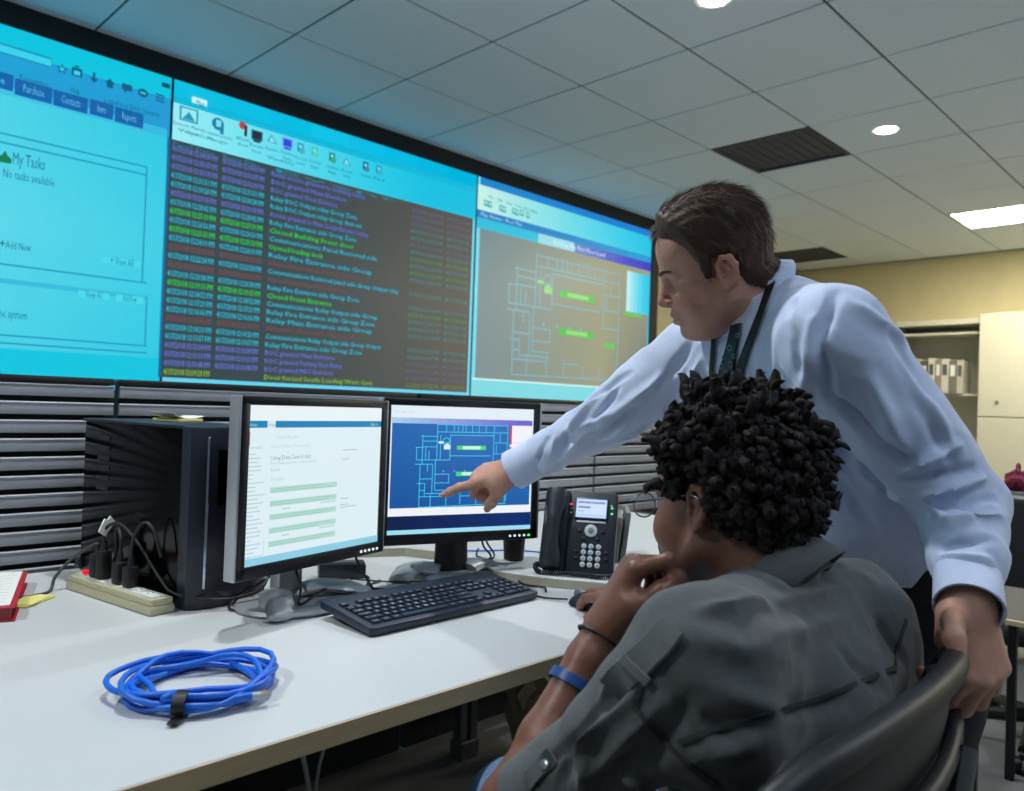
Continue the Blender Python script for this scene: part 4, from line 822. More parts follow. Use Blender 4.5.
# ================================================================== smooth solid modelling for the people
class Sdf:
    """union / cut of rounded cones and ellipsoids with soft joins, turned into one closed mesh"""
    def __init__(s): s.p = []
    def cone(s, a, b, ra, rb, k=.01, op='u', flat=None, axis=None):
        a = np.array(a, np.float32); b = np.array(b, np.float32)
        s.p.append(('c', a, b, ra, rb, k, op, flat, None if axis is None else np.array(Vector(axis).normalized(), np.float32)))
        return s
    def chain(s, pts, rs, k=.01, op='u', flat=None, axis=None):
        for i in range(len(pts)-1): s.cone(pts[i], pts[i+1], rs[i], rs[i+1], k if i == 0 else min(k, .012), op, flat, axis)
        return s
    def ell(s, c, r, R=None, k=.01, op='u'):
        R = np.array(R if R is not None else Matrix.Identity(3), np.float32)
        s.p.append(('e', np.array(c, np.float32), np.array(r, np.float32), R, None, k, op, None, None)); return s
    def bounds(s):
        lo = np.full(3, 9e9); hi = -lo
        for q in s.p:
            if q[6] == 's': continue
            if q[0] == 'c': m = max(q[3], q[4])*(max(1, q[7] or 1)); pts = [q[1]-m, q[1]+m, q[2]-m, q[2]+m]
            else: m = q[2].max(); pts = [q[1]-m, q[1]+m]
            for t in pts: lo = np.minimum(lo, t); hi = np.maximum(hi, t)
        return lo-.02, hi+.02
    def prim(s, q, X):
        if q[0] == 'c':
            a, b, ra, rb = q[1:5]; f, ax = q[7], q[8]
            if f:
                c = a; sc = 1/f-1
                X = X+((X-c)@ax)[:, None]*ax*sc; b = b+((b-a)@ax)*ax*sc
            d = b-a; L = float(d@d)+1e-12
            t = np.clip(((X-a)@d)/L, 0, 1)
            return np.linalg.norm(X-a-t[:, None]*d, axis=1)-(ra+(rb-ra)*t)
        Y = (X-q[1])@q[3]; k0 = np.linalg.norm(Y/q[2], axis=1); k1 = np.linalg.norm(Y/(q[2]**2), axis=1)+1e-9
        return k0*(k0-1)/k1
    def ev(s, X, prims=None):
        D = None
        for q in (s.p if prims is None else prims):
            d = s.prim(q, X); k = q[5]
            if D is None: D = d if q[6] == 'u' else np.full(len(X), 1., np.float32)
            elif q[6] == 'u':
                h = np.clip(.5+.5*(D-d)/k, 0, 1); D = D*(1-h)+d*h-k*h*(1-h)
            else:
                h = np.clip(.5-.5*(D+d)/k, 0, 1); D = D*(1-h)-d*h+k*h*(1-h)
        return D
    def mesh(s, vox, ma=1.45, mk=1.6):
        lo, hi = s.bounds(); n = 12; bs = n*vox
        nb = np.ceil((hi-lo)/bs).astype(int)
        bi = np.stack(np.meshgrid(*[np.arange(m) for m in nb], indexing='ij'), -1).reshape(-1, 3)
        cen = (lo+(bi+.5)*bs).astype(np.float32)
        near = np.zeros(len(cen), bool); rad = bs*.87
        PD = [s.prim(q, cen) for q in s.p]
        for q, d in zip(s.p, PD):
            if q[6] == 'u': near |= (np.abs(d) < rad*2.2+q[5]*1.5+.01)
        dm = s.ev(cen); near &= np.abs(dm) < rad*2.4
        g = np.stack(np.meshgrid(*[np.arange(n+2)]*3, indexing='ij'), -1).reshape(-1, 3)
        NX = (nb*n+4).astype(np.int64); key = lambda c: (c[..., 0]*NX[1]+c[..., 1])*NX[2]+c[..., 2]
        ids, pos, quads = [], [], []
        offs = np.array([[i, j, k] for i in (0, 1) for j in (0, 1) for k in (0, 1)])
        edges = [(a, b) for a in range(8) for b in range(a+1, 8) if abs(offs[a]-offs[b]).sum() == 1]
        for w_ in np.nonzero(near)[0]:
            pr = [q for q, d in zip(s.p, PD) if d[w_] < rad*ma+q[5]*mk+.008]
            if not pr: continue
            if pr[0][6] == 's': pr = sorted(pr, key=lambda q: q[6] == 's')
            b0 = bi[w_]*n; C = b0+g; X = (lo+C*vox).astype(np.float32)
            D = s.ev(X, pr).reshape((n+2,)*3)
            if D.min() > 0 or D.max() < 0: continue
            D = np.where(D == 0, 1e-7, D)
            m = n+1
            cs = np.stack([D[o[0]:o[0]+m, o[1]:o[1]+m, o[2]:o[2]+m] for o in offs], -1)
            sg = cs < 0; act = sg.any(-1) & ~sg.all(-1)
            act[n:, :, :] = False; act[:, n:, :] = False; act[:, :, n:] = False
            ia = np.stack(np.nonzero(act), -1)
            if len(ia) == 0: continue
            cv = cs[act]; acc = np.zeros((len(ia), 3)); cnt = np.zeros(len(ia))
            for a, b in edges:
                da, db = cv[:, a], cv[:, b]; x = (da < 0) != (db < 0); t = np.where(x, da/(da-db+1e-12), 0)
                acc += np.where(x[:, None], offs[a]+t[:, None]*(offs[b]-offs[a]), 0); cnt += x
            pos.append(lo+(b0+ia+acc/cnt[:, None])*vox); ids.append(key(b0+ia+1))
            for ax in range(3):
                o = np.eye(3, dtype=int)[ax]; e1, e2 = np.eye(3, dtype=int)[(ax+1) % 3], np.eye(3, dtype=int)[(ax+2) % 3]
                A = D[:n, :n, :n]; Bq = D[o[0]:n+o[0], o[1]:n+o[1], o[2]:n+o[2]]
                x = (A < 0) != (Bq < 0); ie = np.stack(np.nonzero(x), -1)
                if len(ie) == 0: continue
                c = b0+ie+1; q = np.stack([key(c-e1-e2), key(c-e2), key(c), key(c-e1)], -1)
                fl = A[x] > 0; q[fl] = q[fl][:, ::-1]; quads.append(q)
        ids = np.concatenate(ids); pos = np.concatenate(pos); Q = np.concatenate(quads)
        o = np.argsort(ids); ids = ids[o]; pos = pos[o]
        j = np.searchsorted(ids, Q); j = np.clip(j, 0, len(ids)-1); ok = (ids[j] == Q).all(1)
        return pos.astype(np.float64), j[ok]
def vnormals(v, f):
    n = np.zeros_like(v); a = np.cross(v[f[:, 2]]-v[f[:, 0]], v[f[:, 3]]-v[f[:, 1]])
    for k in range(4): np.add.at(n, f[:, k], a)
    return n/(np.linalg.norm(n, axis=1, keepdims=True)+1e-12)
def relax(v, f, it=2, w_=.5):
    e = np.concatenate([f[:, [0, 1]], f[:, [1, 2]], f[:, [2, 3]], f[:, [3, 0]]]); e = np.concatenate([e, e[:, ::-1]])
    cnt = np.bincount(e[:, 0], minlength=len(v))[:, None].clip(1)
    for _ in range(it):
        s = np.stack([np.bincount(e[:, 0], v[e[:, 1], k], len(v)) for k in range(3)], 1)
        v = v*(1-w_)+w_*s/cnt
    return v
def npmesh(name, v, f, base, m, parent, smooth=180, col=None):
    me = bpy.data.meshes.new(name); me.from_pydata((v-np.array(base)).tolist(), [], f.tolist())
    if col is not None:
        at = me.color_attributes.new('col', 'FLOAT_COLOR', 'POINT'); at.data.foreach_set('color', np.concatenate([col, np.ones((len(col), 1))], 1).ravel())
    return fin(name, me, m, parent, smooth)
def bvh(v, f): return BVHTree.FromPolygons([tuple(x) for x in v], [tuple(int(i) for i in q) for q in f])
def hit(tree, u, v_, lim=9):
    """where the camera ray of a pixel meets the cloth"""
    d = ray(u, v_).normalized(); r = tree.ray_cast(CAM, d, lim); return r[0], r[1]
def seg_dist(X, a, b):
    a, b = np.array(a), np.array(b); d = b-a; t = np.clip(((X-a)@d)/(d@d+1e-12), 0, 1)
    return np.linalg.norm(X-a-t[:, None]*d, axis=1), t
def folds(v, f, tree, lst):
    """raise ridges (+) or press creases (-) along lines given as pixels lying on the cloth"""
    n = vnormals(v, f); out = np.zeros(len(v))
    for u0, v0, u1, v1, amp, wd in lst:
        a, _ = hit(tree, u0, v0); b, _ = hit(tree, u1, v1)
        if a is None or b is None or (a-b).length > .5: continue
        mid, _ = hit(tree, (u0+u1)/2, (v0+v1)/2); mid = mid if mid is not None and (mid-(a+b)/2).length < .1 else (a+b)/2
        d1, t1 = seg_dist(v, a, mid); d2, t2 = seg_dist(v, mid, b)
        d = np.minimum(d1, d2); t = np.where(d1 < d2, t1*.5, .5+t2*.5)
        out += amp*np.exp(-(d/wd)**2)*(np.sin(np.pi*np.clip(t*.86+.07, 0, 1))**.7)
    return v+n*out[:, None]
def wnoise(X, s, seed, oct=3):
    """cheap smooth noise from sums of waves"""
    r = np.random.RandomState(seed); o = np.zeros(len(X))
    for k in range(oct*6):
        q = r.randn(3); q *= s*(1.6**(k//6))/np.linalg.norm(q); o += np.sin(X@q+r.rand()*6.28)/(1.5**(k//6))
    return o/6
# ------------------------------------------------------------------ a hand: wrist frame (origin, along fingers, toward thumb, back of hand)
def hand(sd, O, fwd, thumb, scale=1., curls=None, spread=None, tcurl=None, tdir=None, k=.006, lens=None):
    O = Vector(O); x = Vector(fwd).normalized(); y = Vector(thumb); y = (y-x*y.dot(x)).normalized(); z = None
    return O, x, y
def build_hand(sd, O, fwd, thumb, back, curls, tpts, s=1., spread=(.16, .04, -.08, -.2), side=None):
    """curls: per finger (index..little) three joint bends in degrees; tpts: thumb joints in hand coordinates"""
    O = Vector(O); x = Vector(fwd).normalized(); y = Vector(thumb); y = (y-x*y.dot(x)).normalized(); z = Vector(back); z = (z-x*z.dot(x)-y*z.dot(y)).normalized()
    W = lambda p: O+(x*p[0]+y*p[1]+z*p[2])*s
    # palm
    for a, b, ra, rb in (((.0, .012, 0), (.085, .028, .003), .019, .0135), ((.0, .004, 0), (.09, .008, .004), .019, .0135), ((.0, -.006, 0), (.086, -.012, .003), .018, .013), ((.0, -.012, 0), (.078, -.030, .0), .017, .0125)):
        sd.cone(W(a), W(b), ra*s, rb*s, .016*s)
    sd.cone(W((.012, .018, -.008)), W((.045, .034, -.010)), .017*s, .014*s, .016*s)          # ball of the thumb
    base = ((.088, .029, .003), (.093, .008, .005), (.089, -.012, .003), (.080, -.031, 0)); L = ((.043, .026, .021), (.047, .030, .022), (.043, .027, .021), (.034, .021, .019)); rr = (.0098, .0100, .0095, .0084)
    nails = []
    for i in range(4):
        p = Vector(base[i]); pts = [W(p)]; rs = [rr[i]*s*1.16]; a = 0; sp = spread[i]
        for j in range(3):
            a += math.radians(curls[i][j]); d = Vector((math.cos(a)*math.cos(sp), math.sin(sp)*math.cos(a*.5), -math.sin(a)))
            p = p+d*L[i][j]; pts.append(W(p)); rs.append(rr[i]*s*(1.03, .94, .74)[j])
        sd.chain(pts, rs, .007*s)
        q = pts[-1]; dv = (pts[-1]-pts[-2]).normalized(); dd = (x*math.sin(a)+z*math.cos(a)); nails.append((q, dv, dd.normalized(), rr[i]*s))
    tp = [W(q) for q in tpts]; sd.chain(tp, [.0150*s, .0118*s, .0108*s, .0085*s][:len(tp)], .016*s)
    nails.append((tp[-1], (tp[-1]-tp[-2]).normalized(), None, .0108*s))
    return W, nails
# ================================================================== people
def skin_mat(name, rough=.48, sss=.12):
    m = bpy.data.materials.new(name); m.use_nodes = True; nt = m.node_tree; N = nt.nodes; b = N['Principled BSDF']
    a = N.new('ShaderNodeAttribute'); a.attribute_name = 'col'
    tc = N.new('ShaderNodeTexCoord'); n = N.new('ShaderNodeTexNoise'); n.inputs['Scale'].default_value = 90; n.inputs['Detail'].default_value = 5; nt.links.new(tc.outputs['Object'], n.inputs['Vector'])
    mr = N.new('ShaderNodeMapRange'); mr.inputs['To Min'].default_value = .82; mr.inputs['To Max'].default_value = 1.16; nt.links.new(n.outputs['Fac'], mr.inputs['Value'])
    mx = N.new('ShaderNodeVectorMath'); mx.operation = 'SCALE'; nt.links.new(a.outputs['Color'], mx.inputs[0]); nt.links.new(mr.outputs[0], mx.inputs['Scale'])
    nt.links.new(mx.outputs[0], b.inputs['Base Color'])
    n2 = N.new('ShaderNodeTexNoise'); n2.inputs['Scale'].default_value = 420; n2.inputs['Detail'].default_value = 3; nt.links.new(tc.outputs['Object'], n2.inputs['Vector'])
    bp = N.new('ShaderNodeBump'); bp.inputs['Strength'].default_value = .18; bp.inputs['Distance'].default_value = .0012; nt.links.new(n2.outputs['Fac'], bp.inputs['Height']); nt.links.new(bp.outputs[0], b.inputs['Normal'])
    b.inputs['Roughness'].default_value = rough; b.inputs['Subsurface Weight'].default_value = sss; b.inputs['Subsurface Radius'].default_value = (.01, .004, .002); b.inputs['Subsurface Scale'].default_value = .5
    return m
def hframe(f, tilt, roll=0):
    """head axes from a heading on the floor plan, nodding down by tilt; roll>0 leans to the left"""
    h = Vector((f[0], f[1], 0)).normalized(); l = Vector((-h.y, h.x, 0)); z = Vector((0, 0, 1))
    fx = h*math.cos(tilt)-z*math.sin(tilt); u = fx.cross(l)
    l2 = l*math.cos(roll)-u*math.sin(roll); u2 = u*math.cos(roll)+l*math.sin(roll)
    return fx, l2, u2
def head_sdf(sd, C, ax, nb, s=1., full=0., nose=1., neck_r=.058):
    fx, l, u = ax
    W = lambda x, y, z: C+(fx*x+l*y+u*z)*s
    Rm = np.array(Matrix((fx, l, u)).transposed())
    E = lambda c, r, k=.02, op='u', R=None: sd.ell(W(*c), [q*s for q in r], Rm if R is None else R, k*s, op)
    E((-.010, 0, .042), (.098, .077, .086), .03)
    E((.040, 0, .050), (.056, .063, .062), .03)
    E((.040, 0, -.030), (.056, .0585, .072), .035)
    for q in (-1, 1):
        sd.cone(W(-.002, q*.050, -.052), W(.064, q*.020, -.100), .024*s, .019*s, .025*s)
        E((.058, q*.040, -.034), (.030, .024+full*.006, .030), .02)
        sd.cone(W(.090, q*.012, .021), W(.078, q*.043, .020), .0085*s, .008*s, .014*s)
    E((.080, 0, -.101), (.019, .023, .017), .016)
    if full: E((.030, 0, -.098), (.042, .042, .022+.012*full), .03); E((.045, .034, -.078), (.03, .025, .026), .02); E((.045, -.034, -.078), (.03, .025, .026), .02)
    E((.084, 0, -.060), (.019, .027, .024), .016)                 # mouth mound
    for q in (-1, 1):
        E((.094, q*.031, .001), (.015, .019, .0125), .012, 's')     # eye socket
        E((.0735, q*.031, .000), (.0155, .0165, .0135), .004)         # lidded eyeball
        E((.0795, q*.031, .0075), (.010, .0165, .0045), .004)         # upper lid fold
    sd.cone(W(.092, 0, .012), W(.092+.019*nose, 0, -.026), .0088*s, .0105*s, .012*s)
    E((.092+.018*nose, 0, -.031), (.0125, .0125, .011), .008)
    for q in (-1, 1): E((.096+.006*nose, q*.0125, -.035), (.011, .0085, .0085), .006); E((.100, q*.0075, -.046), (.006, .0042, .005), .003, 's')
    sd.cone(W(.0955, -.018, -.0635), W(.1005, 0, -.061), .0055*s, .0065*s, .005*s); sd.cone(W(.0955, .018, -.0635), W(.1005, 0, -.061), .0055*s, .0065*s, .005*s)
    sd.cone(W(.093, -.016, -.0735), W(.0985, 0, -.0745), .006*s, .0075*s, .005*s); sd.cone(W(.093, .016, -.0735), W(.0985, 0, -.0745), .006*s, .0075*s, .005*s)
    sd.cone(W(.102, -.022, -.0685), W(.106, 0, -.0682), .0017*s, .0022*s, .003*s, 's'); sd.cone(W(.102, .022, -.0685), W(.106, 0, -.0682), .0017*s, .0022*s, .003*s, 's')
    if full:
        for q in (-1, 1): sd.cone(W(.104, q*.017, -.036), W(.090, q*.034, -.068), .0016*s, .0020*s, .006*s, 's'); sd.cone(W(.092, q*.022, -.013), W(.082, q*.040, -.014), .0012*s, .0012*s, .005*s, 's')
    # ears
    for q in (-1, 1):
        E((-.012, q*.074, -.004), (.017, .010, .027), .010)
        ring = [(.004, .076, .000), (.004, .081, .016), (-.006, .086, .027), (-.020, .090, .024), (-.027, .091, .008), (-.024, .088, -.010), (-.015, .084, -.022), (-.005, .079, -.030)]
        sd.chain([W(a, q*b, c) for a, b, c in ring], [.0042*s, .0044*s, .0046*s, .0048*s, .0046*s, .0044*s, .0058*s, .005*s], .005*s)
        sd.chain([W(-.010, q*.083, .012), W(-.016, q*.086, .0), W(-.010, q*.082, -.012)], [.0034*s]*3, .004*s)
        E((-.006, q*.089, .002), (.0095, .009, .0125), .004, 's'); E((.001, q*.081, -.006), (.005, .006, .006), .004)
    sd.cone(W(-.030, 0, -.035), nb, neck_r*s, neck_r*.86*s, .03)
    return W, Rm
HAIRX = [-.13, -.085, -.06, -.04, -.030, -.020, .010, .016, .030, .036, .048, .066, .085, .12]
def hair_region(loc, line): return loc[:, 2]-np.interp(loc[:, 0], HAIRX, line)
def strand_mesh(pts_list, r0, sides=3):
    V, F = [], []
    for pts, rr in pts_list:
        k0 = len(V); n = len(pts); t0 = (pts[-1]-pts[0]); t0 = t0/(np.linalg.norm(t0)+1e-9); a = np.cross(t0, [.3, .5, .8]); a /= np.linalg.norm(a)+1e-9; b = np.cross(t0, a)
        for i, p in enumerate(pts):
            r = rr*(1-.8*i/(n-1))
            for q in range(sides): V.append(p+(a*math.cos(6.2832*q/sides)+b*math.sin(6.2832*q/sides))*r)
        for i in range(n-1):
            for q in range(sides): F.append((k0+i*sides+q, k0+i*sides+(q+1) % sides, k0+(i+1)*sides+(q+1) % sides, k0+(i+1)*sides+q))
    return np.array(V), np.array(F)
def ribbon(name, tree, pix, width, thick, m, parent, base, lift=.002, n=10, taper=None):
    """a strip of cloth lying on a surface along a line of pixels"""
    pts = []; nr = []
    for i in range(len(pix)-1):
        for k in range(n):
            t = k/n; u_, v_ = pix[i][0]*(1-t)+pix[i+1][0]*t, pix[i][1]*(1-t)+pix[i+1][1]*t
            h, nn = hit(tree, u_, v_)
            if h is not None: pts.append(h); nr.append(nn)
    if len(pts) < 3: return None
    bm = NB(); rings = []; k = len(pts); base = Vector(base)
    for it in range(3):
        pts = [pts[0]]+[(pts[i-1]+pts[i]*2+pts[i+1])/4 for i in range(1, k-1)]+[pts[-1]]; nr = [nr[0]]+[(nr[i-1]+nr[i]*2+nr[i+1]).normalized() for i in range(1, k-1)]+[nr[-1]]
    for i in range(k):
        t = (pts[min(i+1, k-1)]-pts[max(i-1, 0)]).normalized(); s = t.cross(nr[i]).normalized(); wd = width*(1 if not taper else np.interp(i/(k-1), np.linspace(0, 1, len(taper)), taper))
        c = pts[i]-base+nr[i]*lift
        rings.append([bm.verts.new(c+s*wd/2*a+nr[i]*b*thick) for a, b in ((-1, 0), (-.9, 1), (.9, 1), (1, 0), (.9, -.6), (-.9, -.6))])
    for A, Bq in zip(rings, rings[1:]):
        for j in range(6): bm.faces.new((A[j], A[(j+1) % 6], Bq[(j+1) % 6], Bq[j]))
    bm.faces.new(rings[0]); bm.faces.new(rings[-1])
    return obj(name, bm, m, parent, 50)
def nail_mesh(nails, m, parent, base):
    for q, d, z, r in nails:
        if z is None: continue
        bm = NB(); c = q+z*r*.62+d*r*.1-Vector(base); s = d.cross(z)
        vs = [[bm.verts.new(c+d*(a*r*.75)+s*(b*r*.55)+z*(r*.22*(1-b*b)-.05*r*a*a)) for b in (-1, -.5, 0, .5, 1)] for a in (-1, -.3, .4, 1)]
        for A, Bq in zip(vs, vs[1:]):
            for j in range(4): bm.faces.new((A[j], A[j+1], Bq[j+1], Bq[j]))
        o = obj('fingernail', bm, m, parent, 180)
shirt_m = mat('pale_blue_shirt', (198, 211, 238), .75, var=.03, scale=60, bump=.25, bscale=900, sheen=.25)
# ------------------------------------------------------------------ the standing person
B1 = (1.52, .50, 0)
p1 = thing('person', 'standing person in pale blue dress shirt and tie pointing at the right monitor', 'person', B1)
Lsh, Rsh = P(834, 340, 1.24), P(696, 356, 1.60)
NB1 = P(770, 306, 1.44)                                  # base of the neck
Lel, Lwr = P(964, 508, 1.22), P(968, 602, 1.04)
Rel, Rwr = P(609, 418, 1.68), P(515, 469, 1.755)
PEL = P(893, 588, 1.49); CH = P(808, 420, 1.47)
tipd = ray(445, 492); pl = Vector((1.2555, 1.394, 0)); pn = Vector((.3106, .9506, 0)); dtip = (pl.dot(pn)-CAM.dot(pn))/tipd.dot(pn)
TIP = CAM+tipd*dtip-pn*.011
sd = Sdf()
HC1 = P(715, 268, 1.43); AX1 = hframe((-.55, .835), math.radians(20), math.radians(17))
W1, R1 = head_sdf(sd, HC1, AX1, NB1, .945, full=.8, nose=1.0, neck_r=.060)
nh = len(sd.p)
sd.chain([NB1, CH, PEL], [.06, .09, .09], .05)
for a in (Lsh, Rsh): sd.cone(NB1-Vector((0, 0, .03)), a, .05, .045, .03)
sd.chain([Lsh, Lel, Lwr], [.042, .036, .029], .02); sd.chain([Rsh, Rel, Rwr], [.042, .036, .028], .02)
Lhip, Rhip = PEL+Vector((-.0, -.09, -.04)), PEL+Vector((.06, .09, -.04))
Lfo, Rfo = Vector((1.52, .46, .09)), Vector((1.66, .72, .09))
Lkn, Rkn = Vector((1.50, .46, .50)), Vector((1.61, .70, .50))
for a, b, c in ((Lhip, Lkn, Lfo), (Rhip, Rkn, Rfo)): sd.chain([a, b, c], [.06, .05, .035], .03)
# right hand, index finger on the screen
kn = P(478, 477, 1.79)                                         # index knuckle
fwd = (TIP-Rwr).normalized(); thumbv = (P(470, 540, 1.70)-P(500, 470, 1.74)).normalized()
back = -(fwd.cross(thumbv)).normalized()
if back.dot(up) < 0 and False: back = -back
fwdp = (kn-Rwr).normalized()
sR = ((TIP-Rwr).length)/(.088+.09*.97)
backR = (up*.86-fw*.50); backR = (backR-fwdp*backR.dot(fwdp)).normalized(); thR = (-up*.5-fw*.86); thR = (thR-fwdp*thR.dot(fwdp)-backR*thR.dot(backR)).normalized()
WR, nailsR = build_hand(sd, Rwr, fwdp, thR, backR, ((4, 8, 4), (62, 70, 30), (68, 74, 34), (70, 74, 34)), ((.020, .022, -.012), (.046, .036, -.030), (.070, .036, -.050), (.090, .030, -.068)), s=max(.85, min(1.02, sR)), spread=(-.02, .0, -.03, -.08))
# left hand gripping the chair back
GR = P(947, 668, 1.0)                                           # on the chair rim, middle of the grip
fwL = (P(957, 690, .985)-Lwr).normalized()
thL = (P(925, 640, .98)-P(975, 640, 1.0)); bkL = (rt*.55-fw*.80+up*.15)
fwL = (-up*.95+rt*.04-fw*.25).normalized(); thL = (-rt*.93-fw*.30-up*.1)
WL, nailsL = build_hand(sd, Lwr, fwL, thL, bkL, ((46, 78, 30), (44, 74, 28), (42, 70, 26), (40, 62, 24)), ((.014, .022, .0), (.022, .042, .014), (.040, .056, .026), (.062, .059, .032)), s=1.06, spread=(.10, .03, -.05, -.14))
v, f = sd.mesh(.0025, 1.2, 1.25); v = relax(v, f, 1, .4)
loc = (v-np.array(HC1))@R1/.945
def paint_skin(v, loc, base, lip, blush, Wl=()):
    c = np.tile(np.array(lin(*base)), (len(v), 1))
    inh = (np.abs(loc) < .13).all(1)
    def add(cen, r, rgb, a):
        d = np.linalg.norm((loc-np.array(cen))/np.array(r), axis=1); w_ = (np.clip(1-d, 0, 1)**.6*a*inh)[:, None]; c[:] = c*(1-w_)+np.array(lin(*rgb))*w_
    for s in (-1, 1):
        add((.075, s*.045, -.03), (.04, .04, .035), blush, .55); add((-.012, s*.085, 0), (.03, .03, .04), blush, .6)
        add((.085, s*.031, .006), (.014, .022, .006), blush, .5)
    add((.112, 0, -.032), (.022, .022, .02), blush, .6)
    add((.098, 0, -.0665), (.012, .024, .013), lip, .9)
    return c
c = paint_skin(v, loc, (196, 146, 124), (168, 96, 92), (190, 112, 96))
skin1 = skin_mat('light_skin')
body1 = npmesh('body', v, f, B1, skin1, p1, 180, c)
nail_m = mat('fingernail', (206, 160, 146), .3, var=.02)
nail_mesh(nailsR[:1], nail_m, body1, B1)
# hair cap from the scalp, then strands
hl1 = [-.062, -.060, -.050, -.036, -.012, .026, .034, -.004, -.001, .034, .066, .088, .096, .10]
inh = (np.abs(loc[:, 0]+.005) < .12) & (np.abs(loc[:, 1]) < .0815) & (loc[:, 2] < .16)
H = np.where(inh, hair_region(loc, hl1), -1)
H[(np.abs(loc[:, 1]) > .073) & (loc[:, 2] < .024) & (loc[:, 0] < .012) & (loc[:, 0] > -.034)] = -1
nrm = vnormals(v, f)
sel = (H[f] > -.004).all(1); fc = f[sel]; used = np.unique(fc); remap = -np.ones(len(v), int); remap[used] = np.arange(len(used))
hv = v[used]; hn = nrm[used]; hh = np.clip(H[used]/.03, 0, 1); lh = loc[used]
th = .0015+.0085*hh**.8+.014*np.clip((lh[:, 2]-.06)/.06, 0, 1)*hh + .007*np.exp(-((lh[:, 0]-.085)/.025)**2-((lh[:, 2]-.10)/.03)**2)*hh
comb = np.sin(lh[:, 1]*520+lh[:, 0]*90+3*wnoise(lh, 60, 3))*.0007*hh+wnoise(lh, 220, 5)*.0008*hh
top = hv+hn*(th+comb)[:, None]; bot = hv-hn*.002
fc2 = remap[fc]; n = len(hv)
ed = np.concatenate([fc2[:, [0, 1]], fc2[:, [1, 2]], fc2[:, [2, 3]], fc2[:, [3, 0]]]); es = {}
for a, b in ed: es[(a, b)] = es.get((a, b), 0)+1
rim = [(a, b, b+n, a+n) for (a, b) in es if (b, a) not in es]
F = np.concatenate([fc2, fc2[:, ::-1]+n, np.array(rim)[:, ::-1]]) if rim else fc2
def hair_mat(name, a, b_, scale=600):
    m = mat(name, a, .8 if a[0] < 26 else .55, var=.05, spec=.2 if a[0] < 26 else .4); nt = m.node_tree
    r = [q for q in nt.nodes if q.type == 'VALTORGB'][0]; nz = [q for q in nt.nodes if q.type == 'TEX_NOISE'][0]
    nz.inputs['Scale'].default_value = scale; r.color_ramp.elements[0].color = lin(*a)+(1,); r.color_ramp.elements[1].color = lin(*b_)+(1,); return m
hair1 = hair_mat('brown_grey_hair', (50, 33, 24), (98, 72, 54))
ho = npmesh('hair', np.concatenate([top, bot]), F, B1, hair1, p1)
rs = np.random.RandomState(4); cand = np.nonzero(hh > .12)[0]; pick = rs.choice(cand, 5200)
fx, l, u_ = [np.array(q) for q in AX1]; SL = []
for i in pick:
    sgn = 1 if lh[i, 1] > -.02 else -1
    d = (-.55*fx + .75*sgn*l*(.25+abs(lh[i, 1])/.08) - u_*(.5*abs(lh[i, 1])/.08) + (.9*fx if lh[i, 0] > .07 and lh[i, 2] > .07 else 0))
    if lh[i, 2] < .05: d = -.5*fx-.85*u_
    d = d-hn[i]*(d@hn[i]); d /= np.linalg.norm(d)+1e-9; d = d+rs.randn(3)*.12
    L_ = .014+.012*rs.rand()+.008*max(0, lh[i, 2]-.05)/.06
    p0 = top[i]-hn[i]*.002; lift = .10+.16*rs.rand()
    SL.append(([p0, p0+(d+hn[i]*lift)*L_*.5, p0+(d+hn[i]*lift*.6)*L_], .0005))
sv, sf = strand_mesh(SL, .0005); npmesh('hair_strands', sv, sf, B1, hair1, ho)['kind'] = 'stuff'
# eyebrow and lashes
def brow(W, q, s, m, parent, base, z0=.0225):
    bm = NB(); rsb = random.Random(2)
    for k in range(90):
        t = k/90; a = W(.1050-.019*t*t, q*(.012+.038*t), z0+.006*math.sin(t*2.4)+rsb.uniform(-.003, .003)); d = (W(.09-.03*t, q*(.03+.04*t), z0+.002)-W(.0935-.02*t*t, q*(.012+.036*t), z0)).normalized()
        tube(bm, [a-Vector(base), a+d*.005+Vector((0, 0, .001))-Vector(base), a+d*.010-Vector(base)], [.0006, .0005, .0001], 3)
    obj('eyebrow', bm, m, parent, 0)
def lash(W, q, m, parent, base):
    bm = NB(); tube(bm, [W(.0885-.010*t*t, q*(.019+.025*t), -.0035-.002*math.sin(t*3.14))-Vector(base) for t in [k/8 for k in range(9)]], .0008, 5); obj('eyelashes', bm, m, parent, 180)
for q in (1, -1): brow(W1, q, 1, hair1, body1, B1); lash(W1, q, hair1, body1, B1)
# ---- shirt
sh = Sdf(); fac = Vector((-.90, .40, .0)); spine = (NB1-PEL).normalized(); fa = (fac-spine*fac.dot(spine)).normalized()
mid = PEL.lerp(CH, .5)
sh.chain([PEL+spine*.13, mid+spine*.04, CH, NB1-spine*.10], [.165, .172, .178, .135], .06, flat=.78, axis=fa)
sh.ell(mid+fa*.02, (.15, .15, .15), None, .06)
sh.cone(NB1-spine*.022, Lsh+up*.012, .070, .072, .06); sh.cone(NB1-spine*.045, Rsh, .062, .076, .05)
sh.cone(NB1-spine*.10+fa*.03, Lsh-spine*.05, .09, .075, .05); sh.cone(NB1-spine*.10+fa*.03, Rsh-spine*.05, .09, .07, .05)
sh.chain([Lsh, Lsh.lerp(Lel, .5), Lel, Lel.lerp(Lwr, .6), Lel.lerp(Lwr, .84)], [.082, .080, .066, .052, .040], .03)
sh.chain([Rsh, Rsh.lerp(Rel, .55)+up*.006, Rel, Rel.lerp(Rwr, .6), Rel.lerp(Rwr, .86)], [.078, .074, .062, .050, .042], .03)
v, f = sh.mesh(.0048); v = relax(v, f, 2)
t1 = bvh(v, f)
